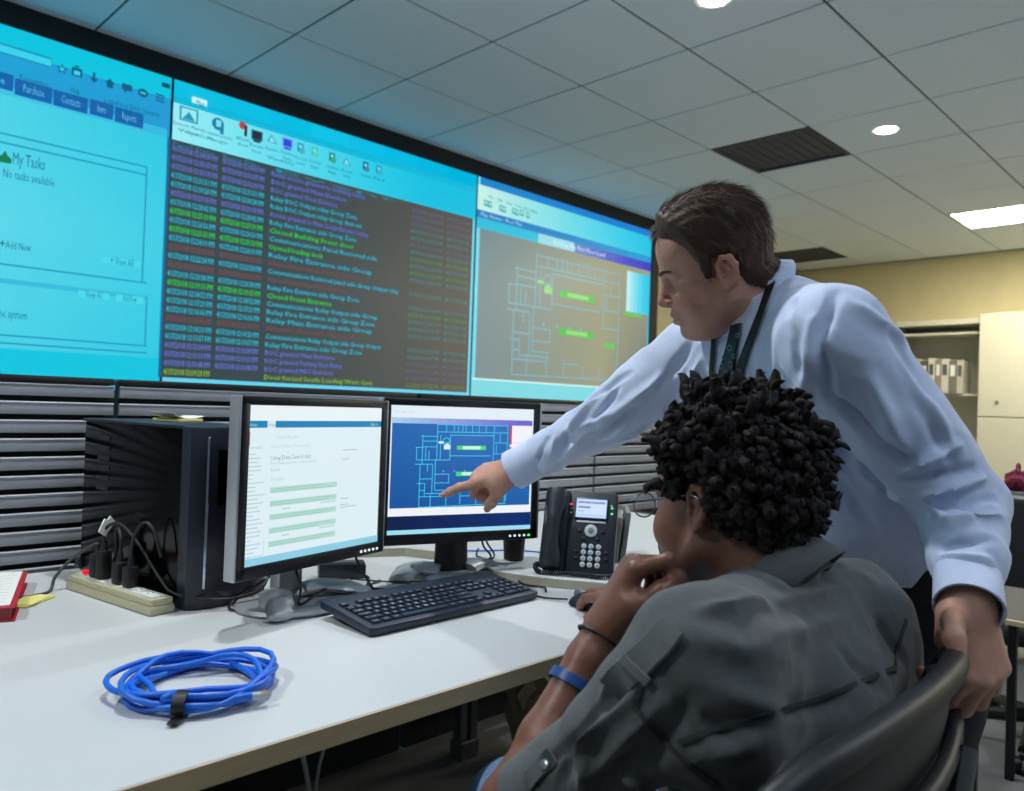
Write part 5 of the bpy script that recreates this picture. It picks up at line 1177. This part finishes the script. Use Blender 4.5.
FO = [  # right sleeve
    (668, 372, 600, 425, .010, .012), (655, 398, 585, 448, -.009, .010), (640, 352, 612, 372, .007, .010), (628, 372, 572, 412, -.007, .010), (600, 392, 560, 440, .009, .011), (590, 430, 548, 470, .007, .009), (575, 410, 556, 468, -.008, .008), (560, 428, 545, 470, .006, .007), (640, 410, 610, 440, .008, .009), (618, 388, 590, 425, -.008, .008), (548, 438, 530, 476, -.006, .006), (690, 345, 660, 385, -.008, .012), (700, 360, 680, 410, .009, .012), (650, 425, 625, 440, .006, .008), (612, 412, 580, 428, .006, .007),
    # left sleeve
    (838, 290, 815, 345, -.009, .011), (850, 300, 905, 340, .006, .014), (822, 350, 830, 400, -.010, .011), (835, 400, 880, 445, -.012, .010), (880, 445, 918, 470, -.010, .010), (900, 350, 950, 440, .006, .013), (870, 380, 905, 450, .010, .015), (905, 470, 960, 445, .011, .010), (905, 482, 975, 468, -.010, .008), (920, 495, 985, 478, .011, .009), (930, 510, 995, 498, -.010, .008), (925, 500, 950, 525, .008, .008), (940, 528, 1000, 515, .010, .009), (945, 545, 995, 540, -.008, .008), (940, 555, 990, 562, .007, .008), (938, 572, 998, 574, -.006, .005), (890, 330, 930, 400, -.006, .012), (915, 400, 960, 470, -.005, .012),
    # chest
    (790, 300, 800, 370, -.007, .012), (812, 320, 808, 400, .008, .012), (775, 345, 780, 420, .005, .014), (700, 360, 712, 420, -.007, .010), (690, 380, 700, 430, .006, .010), (820, 430, 860, 480, -.010, .013), (800, 380, 830, 470, .006, .014), (850, 470, 900, 500, .008, .012), (790, 265, 830, 285, .004, .012), (770, 262, 800, 300, -.004, .009), (840, 480, 880, 540, -.008, .012)]
v = folds(v, f, t1, [(a, b, c_, d, e*1.7, g_*.8) for a, b, c_, d, e, g_ in FO])
nr = vnormals(v, f); v = v+nr*(-np.abs(wnoise(v, 32, 8))*.008+wnoise(v, 60, 14)*.0022+wnoise(v, 140, 9)*.0007)[:, None]
npmesh('shirt', v, f, B1, shirt_m, p1); t1 = bvh(v, f)
# cuffs with an edge of their own
def cuff(name, a, b, r, m, parent, base, thick=.004, flare=1.03):
    d = (b-a).normalized(); x, y = frame_of(d); bm = NB(); rows = [(0, 1), (1, flare), (1, flare-.07), (.3, .9)]; rg = []
    for t, k in rows: rg.append([bm.verts.new(a.lerp(b, t)+(x*math.cos(q)+y*math.sin(q))*r*k*(1+.02*math.sin(3*q+t))-Vector(base)) for q in [6.2832*j/28 for j in range(28)]])
    for A, Bq in zip(rg, rg[1:]):
        for j in range(28): bm.faces.new((A[j], A[(j+1) % 28], Bq[(j+1) % 28], Bq[j]))
    o = obj(name, bm, m, parent, 50); so = o.modifiers.new('s', 'SOLIDIFY'); so.thickness = .0016
    return o
cuff('cuff', Rel.lerp(Rwr, .70), Rwr+(Rwr-Rel).normalized()*.006, .0445, shirt_m, p1, B1)
cuff('cuff', Lel.lerp(Lwr, .62), Lwr+(Lwr-Lel).normalized()*.016, .0415, shirt_m, p1, B1)
# collar
def collar(name, nb, axis, front, r, m, parent, base, point=.045, gap=12, hts=(-.012, .026, .006, -.020), rad=(1.0, .98, 1.16, 1.34)):
    axis = axis.normalized(); f_ = (front-axis*front.dot(axis)).normalized(); s_ = axis.cross(f_)
    bm = NB(); rg = []; n = 40
    for k, (h, q) in enumerate(zip(hts, rad)):
        row = []
        for j in range(n+1):
            a = math.radians(gap+(360-2*gap)*j/n); fr = max(0, math.cos(a)); dn = point*fr**3 if k == 3 else point*.35*fr**3 if k == 2 else 0
            dip = -.016*fr if k in (1, 2) else -.010*fr
            row.append(bm.verts.new(nb+axis*(h+dip-dn)+(f_*math.cos(a)+s_*math.sin(a))*r*q*(1+.10*fr*(k >= 2))-Vector(base)))
        rg.append(row)
    for A, Bq in zip(rg, rg[1:]):
        for j in range(n): bm.faces.new((A[j], A[j+1], Bq[j+1], Bq[j]))
    o = obj(name, bm, m, parent, 60); so = o.modifiers.new('s', 'SOLIDIFY'); so.thickness = .0024; so.offset = 0
    return o
nax = (W1(-.03, 0, -.06)-NB1).normalized()
collar('collar', NB1+nax*.022, nax, fa+AX1[0]*.5, .072, shirt_m, p1, B1, hts=(-.02, .018, .002, -.018), rad=(1.0, .98, 1.12, 1.24))
# tie and lanyard
tie_m = mat('teal_tie', (18, 34, 44), .5, var=.15, scale=60)
lan_m = mat('black_lanyard', (14, 15, 20), .6, var=.05, bump=.2, bscale=900)
tie = ribbon('tie', t1, [(738, 326), (733, 350), (728, 378), (724, 410), (724, 450)], .048, .003, tie_m, p1, B1, .004, taper=(.62, .6, .9, 1.1, 1.25))
if tie:
    ring_m = mat('tie_ring', (120, 150, 158), .5)
    for k, (u, v_, r) in enumerate(((730, 332, .005), (741, 336, .004), (724, 341, .005), (733, 348, .005), (727, 357, .004), (737, 356, .004), (725, 366, .005), (734, 364, .006), (730, 374, .006), (724, 378, .004), (737, 373, .004))):
        h, nn = hit(t1, u, v_)
        if h is None: continue
        x, y = frame_of(nn); bm = NB(); tube(bm, [h+nn*.0075+(x*math.cos(a)+y*math.sin(a))*r-Vector(B1) for a in [.524*j for j in range(12)]], .0008, 4, closed=True); obj('printed_ring', bm, ring_m, tie, 180)
ribbon('lanyard', t1, [(777, 262), (773, 285), (764, 312), (752, 342), (742, 368), (735, 400)], .017, .0016, lan_m, p1, B1, .006)
ribbon('lanyard', t1, [(717, 322), (716, 345), (714, 372), (714, 400)], .012, .0016, lan_m, p1, B1, .006)
# watch on the left wrist
wd_ = (Lwr-Lel).normalized(); x, y = frame_of(wd_); wc_ = Lwr-wd_*.006
bm = NB(); tube(bm, [wc_+(x*math.cos(a)*1.12+y*math.sin(a)*.95)*.0295-Vector(B1) for a in [.2618*j for j in range(24)]], .0042, 6, closed=True, flat=2.2); obj('watch_band', bm, satin, p1, 60)
# trousers, belt and shoes
tr = Sdf(); tr.chain([PEL+spine*.12, PEL-Vector((0, 0, .05))], [.150, .140], .05, flat=.80, axis=fa)
for a, b, c_ in ((Lhip, Lkn, Lfo), (Rhip, Rkn, Rfo)): tr.chain([a, a.lerp(b, .5), b, b.lerp(c_, .5), c_+Vector((0, 0, -.02))], [.095, .088, .076, .070, .068], .035)
v, f = tr.mesh(.007); v = relax(v, f, 3); nr = vnormals(v, f); v = v+nr*(wnoise(v, 30, 18)*.004)[:, None]
trs_m = mat('dark_trousers', (20, 22, 30), .85, var=.08, bump=.2, bscale=800)
npmesh('trousers', v, f, B1, trs_m, p1)
for q in (Lfo, Rfo):
    so_ = Sdf(); d = Vector((-.9, .4, 0)).normalized(); z = Vector((0, 0, 1)); a = Vector((q.x, q.y, 0))
    so_.chain([a+d*-.06+z*.045, a+d*.06+z*.042, a+d*.17+z*.034], [.040, .042, .032], .03); so_.cone(a+z*.05, a+z*.10, .042, .042, .03)
    v, f = so_.mesh(.006); v[:, 2] = np.maximum(v[:, 2], 0); npmesh('shoe', v, f, B1, mat('black_leather', (16, 14, 14), .3), p1)
# ------------------------------------------------------------------ the seated person
B2 = (.93, .45, 0)
p2 = thing('person', 'seated person with short dark twisted hair, glasses and grey shirt watching the monitor', 'person', B2)
Ls, Rs = P(703, 660, .84), P(852, 612, 1.15)
NB2 = P(772, 585, 1.03)
Le, Lw = P(510, 806, .94), P(604, 626, 1.03)
Re, Rw = Vector((1.30, .60, .74)), Vector((1.255, .895, .772))
PV = Vector((.93, .43, .56)); C2 = Vector((.94, .45, .76))
sd = Sdf()
HC2 = P(726, 507, 1.08); AX2 = hframe((.06, .99), math.radians(3), math.radians(-3))
W2, R2m = head_sdf(sd, HC2, AX2, NB2, .99, full=0., nose=.85, neck_r=.055)
sd.chain([NB2, C2, PV], [.055, .085, .085], .05)
for a in (Ls, Rs): sd.cone(NB2-Vector((0, 0, .07)), a-Vector((0, 0, .02)), .03, .03, .02)
sd.chain([Ls, P(600, 735, .89), Le], [.04, .038, .036], .02); sd.chain([Le, Le.lerp(Lw, .35), Le.lerp(Lw, .8), Lw], [.033, .032, .0255, .0235], .02)
sd.chain([Rs, Re], [.04, .036], .02); sd.chain([Re, Re.lerp(Rw, .35), Rw], [.036, .036, .024], .02)
Lh2, Rh2 = PV+Vector((-.09, .02, -.02)), PV+Vector((.09, .02, -.02)); Lk2, Rk2 = Vector((.845, .80, .555)), Vector((1.10, .90, .56))
Lf2, Rf2 = Vector((.86, .96, .09)), Vector((1.10, 1.08, .09))
for a, b, c_ in ((Lh2, Lk2, Lf2), (Rh2, Rk2, Rf2)): sd.chain([a, b, c_], [.06, .048, .035], .03)
# left hand at the chin
f2_ = (up*.86+rt*.46+fw*.10); b2_ = (-rt*.86+up*.40+fw*.25); t2_ = -fw
WL2, nl2 = build_hand(sd, Lw, f2_, t2_, b2_, ((48, 74, 40), (62, 82, 40), (66, 86, 40), (66, 84, 36)), ((.020, .020, -.010), (.048, .040, -.020), (.078, .040, -.036), (.103, .032, -.054)), s=.98, spread=(.06, .0, -.04, -.1))
# right hand on the mouse
mf = Vector((1.318, 1.075, .776))-Rw
WR2, nr2 = build_hand(sd, Rw, mf, Vector((-1, .3, -.25)), Vector((-.05, 0, 1)), ((14, 26, 14), (12, 30, 16), (16, 34, 18), (22, 36, 20)), ((.020, .020, -.010), (.045, .044, -.018), (.072, .056, -.026), (.094, .056, -.032)), s=.95, spread=(.08, .02, -.06, -.16))
v, f = sd.mesh(.0025, 1.2, 1.25); v = relax(v, f, 1, .4); loc = (v-np.array(HC2))@R2m/.99
c = paint_skin(v, loc, (122, 80, 62), (112, 62, 58), (124, 74, 58))
# paler palms and finger pads
for Wf in (WL2, WR2):
    q = np.array(Wf((.05, .0, -.022))); w_ = np.clip(1-np.linalg.norm((v-q)/.05, axis=1), 0, 1)[:, None]*.6; c = c*(1-w_)+np.array(lin(176, 124, 104))*w_
skin2 = skin_mat('brown_skin', .42)
body2 = npmesh('body', v, f, B2, skin2, p2, 180, c)
nail2 = mat('fingernail_brown', (160, 112, 100), .3, var=.02)
bm = NB()
nail_mesh(nr2[:3], nail2, body2, B2)
# hair: dark cap and a few hundred short twists
hl2 = [-.050, -.048, -.040, -.026, -.002, .030, .036, .006, .008, .036, .064, .074, .080, .085]
inh = (np.abs(loc[:, 0]+.005) < .12) & (np.abs(loc[:, 1]) < .0815) & (loc[:, 2] < .16)
H = np.where(inh, hair_region(loc, hl2), -1); H[(np.abs(loc[:, 1]) > .073) & (loc[:, 2] < .026) & (loc[:, 0] < .012) & (loc[:, 0] > -.036)] = -1
nrm = vnormals(v, f); sel = (H[f] > 0).all(1); fc = f[sel]; used = np.unique(fc); remap = -np.ones(len(v), int); remap[used] = np.arange(len(used))
hv, hn, lh = v[used], nrm[used], loc[used]; hh = np.clip(H[used]/.02, 0, 1); n = len(hv); fc2 = remap[fc]
top = hv+hn*(.002+.010*hh+wnoise(lh, 160, 6)*.003*hh)[:, None]
ed = np.concatenate([fc2[:, [0, 1]], fc2[:, [1, 2]], fc2[:, [2, 3]], fc2[:, [3, 0]]]); es = set(map(tuple, ed.tolist())); rim = [(a, b, b+n, a+n) for (a, b) in es if (b, a) not in es]
hair2 = hair_mat('black_hair', (22, 20, 21), (58, 53, 53), 300)
ho = npmesh('hair', np.concatenate([top, hv-hn*.002]), np.concatenate([fc2, fc2[:, ::-1]+n, np.array(rim)[:, ::-1]]), B2, hair2, p2)
rs = np.random.RandomState(12); cand = np.nonzero(hh > .5)[0]; rs.shuffle(cand)
ch = []; cell = set()
for i in cand:
    k = tuple((hv[i]/.0088).astype(int))
    if k in cell: continue
    cell.add(k); ch.append(i)
    if len(ch) > 900: break
TV, TF, SL = [], [], []
cen = np.array(W2(-.01, 0, .03))
for i in ch:
    nn = hv[i]-cen; nn /= np.linalg.norm(nn); d = nn*.75+hn[i]*.35+rs.randn(3)*.20; d /= np.linalg.norm(d)
    L_ = (.026+.015*rs.rand())*(1+.5*max(0, lh[i, 2]-.04)/.08)*(.45+.55*min(1, hh[i]*1.0))*(1.0 if lh[i, 0] < .03 else .5)
    if lh[i, 2] < .0: L_ *= .7
    bend = rs.randn(3)*.5; bend[2] -= .15; a = np.cross(d, [.2, .4, .9]); a /= np.linalg.norm(a); b = np.cross(d, a); ph_ = rs.rand()*6.28; r0_ = .0062+.0026*rs.rand()
    k0 = len(TV); ns, nsd = 10, 6
    for s in range(ns+1):
        t = min(s/(ns-1), 1.03); cp = hv[i]+d*L_*t+bend*L_*.35*t*t; r = r0_*(1.0-.22*t**3)*(1+.20*math.sin(s*2.2+ph_))
        if s == ns: r = r0_*.28
        cp = cp+(a*math.cos(s*1.5+ph_)+b*math.sin(s*1.5+ph_))*.0030
        for q in range(nsd): TV.append(cp+(a*math.cos(6.2832*q/nsd)+b*math.sin(6.2832*q/nsd))*r*(1+.25*rs.randn()*.5))
    for s in range(ns):
        for q in range(nsd): TF.append((k0+s*nsd+q, k0+s*nsd+(q+1) % nsd, k0+(s+1)*nsd+(q+1) % nsd, k0+(s+1)*nsd+q))
    for q in range(20):
        t = rs.rand(); p0 = hv[i]+d*L_*t+bend*L_*.35*t*t; e = rs.randn(3)+d*1.0; e /= np.linalg.norm(e); SL.append(([p0, p0+e*.005+rs.randn(3)*.0012, p0+e*.009+d*.002], .0004))
npmesh('hair_twists', np.array(TV), np.array(TF), B2, hair2, ho, 180)['kind'] = 'stuff'
sv, sf = strand_mesh(SL, .0004); npmesh('frizz', sv, sf, B2, hair2, ho, 0)['kind'] = 'stuff'
for q in (1, -1): brow(W2, q, 1, hair2, body2, B2); lash(W2, q, hair2, body2, B2)
# glasses
gl = mat('glasses_metal', (150, 160, 170), .25, metal=.9)
b2 = Vector(B2)
for q in (1, -1):
    cx = lambda a: W2(.116-.006*abs(math.cos(a))*0, q*(.034+.025*math.cos(a)), -.004+.018*math.sin(a))
    bm = NB(); tube(bm, [cx(k*.2618)-b2 for k in range(24)], .0012, 6, closed=True); rm = obj('glasses_rim', bm, gl, p2, 180)
    bm = NB(); bm.faces.new([bm.verts.new(cx(k*.2618)-b2) for k in range(24)]); o = obj('lens', bm, mat('lens_glass', (235, 240, 245), .03, trans=1), rm, 0); so = o.modifiers.new('s', 'SOLIDIFY'); so.thickness = .0015
    bm = NB(); tube(bm, [q_-b2 for q_ in spl([W2(.116, q*.059, .002), W2(.110, q*.072, .004), W2(.06, q*.079, .008), W2(.0, q*.084, .016), W2(-.018, q*.084, .006), W2(-.028, q*.083, -.012)], 5)], .0022, 6, flat=.6); obj('temple_arm', bm, gl, p2, 180)
bm = NB(); tube(bm, [q_-b2 for q_ in spl([W2(.116, .010, 0), W2(.119, 0, .004), W2(.116, -.010, 0)], 4)], .0012, 6); obj('glasses_bridge', bm, gl, p2, 180)
# ---- shirt
gs = mat('charcoal_shirt', (76, 80, 82), .85, var=.08, scale=120, bump=.35, bscale=700, sheen=.2)
sh = Sdf(); fa2 = Vector((.05, 1, 0))
sh.chain([PV-Vector((0, 0, .02)), PV.lerp(C2, .5), C2, NB2-Vector((0, .0, .12))], [.165, .165, .168, .125], .06, flat=.78, axis=fa2)
sh.cone(NB2-Vector((0, .004, .034)), Ls, .066, .074, .05); sh.cone(NB2-Vector((0, .004, .034)), Rs, .066, .072, .05)
sh.cone(NB2-Vector((0, .03, .13)), Ls-Vector((0, .02, .06)), .085, .075, .05); sh.cone(NB2-Vector((0, .03, .13)), Rs-Vector((0, .02, .06)), .085, .075, .05)
LS = [Ls, P(648, 712, .855), P(592, 766, .895), P(545, 795, .928)]
sh.chain(LS, [.078, .070, .062, .056], .03)
sh.chain([Rs, Re, Re.lerp(Rw, .45)], [.075, .06, .052], .03)
v, f = sh.mesh(.0048); v = relax(v, f, 2); t2v = bvh(v, f)
FO = [(640, 690, 560, 760, .008, .010), (625, 690, 548, 765, -.008, .008), (660, 705, 590, 780, .009, .010), (640, 740, 600, 790, -.010, .009), (690, 700, 640, 770, -.008, .012), (600, 715, 575, 760, .008, .008), (572, 742, 560, 788, -.008, .007), (590, 750, 580, 790, .009, .008), (700, 640, 790, 660, .005, .014), (720, 690, 800, 720, .006, .014), (740, 720, 850, 700, -.006, .014), (760, 640, 850, 620, .004, .014), (780, 600, 860, 585, .006, .010), (700, 610, 760, 600, .007, .010), (880, 620, 905, 660, -.008, .010), (690, 760, 760, 740, .007, .013), (660, 670, 720, 780, -.003, .008), (840, 650, 890, 690, -.006, .012), (620, 665, 600, 700, .006, .009), (615, 770, 650, 790, .008, .01), (700, 715, 740, 745, -.006, .01)]
v = folds(v, f, t2v, [(a, b, c_, d, e*1.5, g_*.85) for a, b, c_, d, e, g_ in FO]); nr = vnormals(v, f); v = v+nr*(-np.abs(wnoise(v, 30, 28))*.007+wnoise(v, 60, 27)*.002+wnoise(v, 130, 29)*.0007)[:, None]
npmesh('shirt', v, f, B2, gs, p2); t2v = bvh(v, f)
collar('collar', NB2+Vector((0, 0, .004)), (W2(-.03, 0, -.06)-NB2), Vector((.0, 1, .1)), .072, gs, p2, B2, point=.055, gap=22, hts=(-.03, .022, .002, -.026), rad=(1.0, 1.04, 1.18, 1.34))
sm_ = mat('shirt_seam', (52, 54, 56), .85)
for pix in ([(632, 704), (660, 735), (690, 765), (722, 790)], [(680, 742), (720, 727), (770, 712), (840, 690), (900, 665)], [(905, 620), (897, 645), (893, 675)], [(655, 655), (640, 690), (633, 704)]):
    ribbon('seam', t2v, pix, .006, .0010, sm_, p2, B2, .0022)
ep = ribbon('shoulder_strap', t2v, [(612, 690), (635, 668), (660, 645), (676, 626)], .036, .0022, gs, p2, B2, .003)
for (a, b) in ((628, 662), (650, 680)):
    pass
ribbon('strap_loop', t2v, [(628, 660), (640, 672), (652, 684)], .010, .0022, gs, p2, B2, .0065)
ribbon('sleeve_tab', t2v, [(530, 782), (543, 768), (556, 752)], .022, .0022, gs, p2, B2, .003)
h, nn = hit(t2v, 548, 766)
if h is not None:
    x, y = frame_of(nn); bm = NB(); lathe(bm, [(.0055, 0), (.0058, .002), (.004, .003)], 16, h+nn*.005-Vector(B2), Matrix((x, y, nn)).transposed()); obj('button', bm, mat('metal_button', (150, 156, 160), .3, metal=.8), p2)
# rolled sleeve hem
cuff('sleeve_hem', LS[2].lerp(LS[3], .35), LS[3]+(LS[3]-LS[2]).normalized()*.02, .056, gs, p2, B2, flare=1.04)
# bracelet and wristband
def band(name, t, r, rad_, m, wid=1.):
    c_ = Le.lerp(Lw, t); d = (Lw-Le).normalized(); x, y = frame_of(d); bm = NB()
    tube(bm, [c_+(x*math.cos(a)+y*math.sin(a))*rad_-Vector(B2) for a in [.2244*j for j in range(28)]], r, 8, closed=True, flat=wid); return obj(name, bm, m, p2, 180)
band('bracelet', .93, .0026, .0275, black)
# trousers
tr = Sdf(); tr.chain([PV+Vector((0, 0, .03)), PV-Vector((0, 0, .02))], [.15, .15], .05, flat=.8, axis=fa2)
for a, b, c_ in ((Lh2, Lk2, Lf2), (Rh2, Rk2, Rf2)): tr.chain([a, b, b.lerp(c_, .5), c_], [.092, .072, .064, .058], .03)
v, f = tr.mesh(.007); v = relax(v, f, 2); nr = vnormals(v, f); v = v+nr*(wnoise(v, 35, 31)*.003)[:, None]
npmesh('jeans', v, f, B2, mat('denim', (92, 120, 150), .85, var=.25, scale=260, bump=.3, bscale=700), p2)
for q in (Lf2, Rf2):
    so_ = Sdf(); d = Vector((0, 1, 0)); z = Vector((0, 0, 1)); a = Vector((q.x, q.y, 0))
    so_.chain([a-d*.06+z*.045, a+d*.06+z*.042, a+d*.17+z*.034], [.040, .042, .032], .03); so_.cone(a+z*.05, a+z*.10, .042, .042, .03)
    v, f = so_.mesh(.006); v[:, 2] = np.maximum(v[:, 2], 0); npmesh('shoe', v, f, B2, MATS['black_leather'], p2)
bw = mat('blue_wristband', (20, 70, 130), .4)
c_ = Le.lerp(Lw, .66); d = (Lw-Le).normalized(); x, y = frame_of(d)
bm = NB(); rg = [[bm.verts.new(c_+d*s*.0065+(x*math.cos(a)+y*math.sin(a))*.0318*k-Vector(B2)) for a in [.2244*j for j in range(28)]] for s, k in ((-1, 1), (1, .985), (1, 1.06), (-1, 1.075))]
for i in range(4):
    for j in range(28): bm.faces.new((rg[i][j], rg[i][(j+1) % 28], rg[(i+1) % 4][(j+1) % 28], rg[(i+1) % 4][j]))
obj('wristband', bm, bw, p2, 40)
# ------------------------------------------------------------------ the chair the person sits on
CO = Vector((.88, .50, 0))
t = thing('office_chair', 'black mesh-back office chair that the seated person sits on', 'chair', CO)
pl_m = mat('chair_plastic', (30, 33, 36), .46, var=.05, spec=.35)
rim = spl([Vector((.60, .40, .50)), Vector((.585, .36, .66)), Vector((.60, .318, .79)), Vector((.66, .29, .838)), Vector((.76, .275, .850)), Vector((.88, .270, .853)), Vector((1.0, .275, .853)), Vector((1.09, .288, .852)), Vector((1.135, .305, .843)), Vector((1.155, .33, .80)), Vector((1.165, .36, .66)), Vector((1.15, .40, .50))], 6)
bm = NB(); tube(bm, [q-CO for q in rim], .0165, 12); fr_ = obj('back_frame', bm, pl_m, t, 180)
def panel(z0, z1, m_, name, off, th, nx=22, nz=8):
    bm = NB(); gr = []
    for i in range(nz+1):
        z = z0+(z1-z0)*i/nz; w_ = np.interp(z, [.45, .66, .80, .85], [.27, .285, .278, .20]); row = []
        for j in range(nx+1):
            s = -1+2*j/nx; y = .272+.04*s*s+(.10*max(0, (.80-z))/.35 if z < .80 else 0)*.6-off
            row.append(bm.verts.new(Vector((.875+s*w_, y, z))-CO))
        gr.append(row)
    for A, Bq in zip(gr, gr[1:]):
        for j in range(nx): bm.faces.new((A[j], A[j+1], Bq[j+1], Bq[j]))
    o = obj(name, bm, m_, t, 60); so = o.modifiers.new('s', 'SOLIDIFY'); so.thickness = th; return o
panel(.755, .848, pl_m, 'top_panel', .004, .012)
mesh_m = mat('chair_mesh', (20, 21, 23), .8, var=.3, scale=260, bump=.9, bscale=500, stretch=(1, 1, .25))
panel(.50, .765, mesh_m, 'mesh_panel', 0, .004)
bm = NB(); tube(bm, [Vector((.875-.27+.54*k/14, .262+.04*(2*k/14-1)**2, .757+.012*(2*k/14-1)**2))-CO for k in range(15)], .011, 8); obj('lower_ridge', bm, pl_m, t, 180)
for s in (-1, 1):
    bm = NB(); tube(bm, [q-CO for q in spl([Vector((.875+s*.19, .265, .76)), Vector((.875+s*.14, .27, .66)), Vector((.875+s*.08, .30, .52)), Vector((.875+s*.04, .38, .41))], 6)], .012, 8, flat=1.6); obj('back_strut', bm, mat('chair_alu', (96, 98, 100), .35, metal=.7), t, 60)
bm = NB(); box(bm, Vector((.88, .56, .43))-CO, (.50, .48, .07), .03, 3); obj('seat', bm, MATS['seat_fabric'], t)
bm = NB(); box(bm, Vector((.88, .48, .375))-CO, (.2, .28, .05), .01); obj('seat_plate', bm, black, t)
for s in (-1, 1):
    bm = NB(); tube(bm, spl([(s*.2, .0, .39), (s*.30, .02, .42), (s*.31, .03, .52), (s*.31, .03, .60)], 5), .016, 8); box(bm, (s*.31, .04, .615), (.06, .20, .025), .01, 3); obj('armrest', bm, black, t)
office_chair_base(t, black, .37)
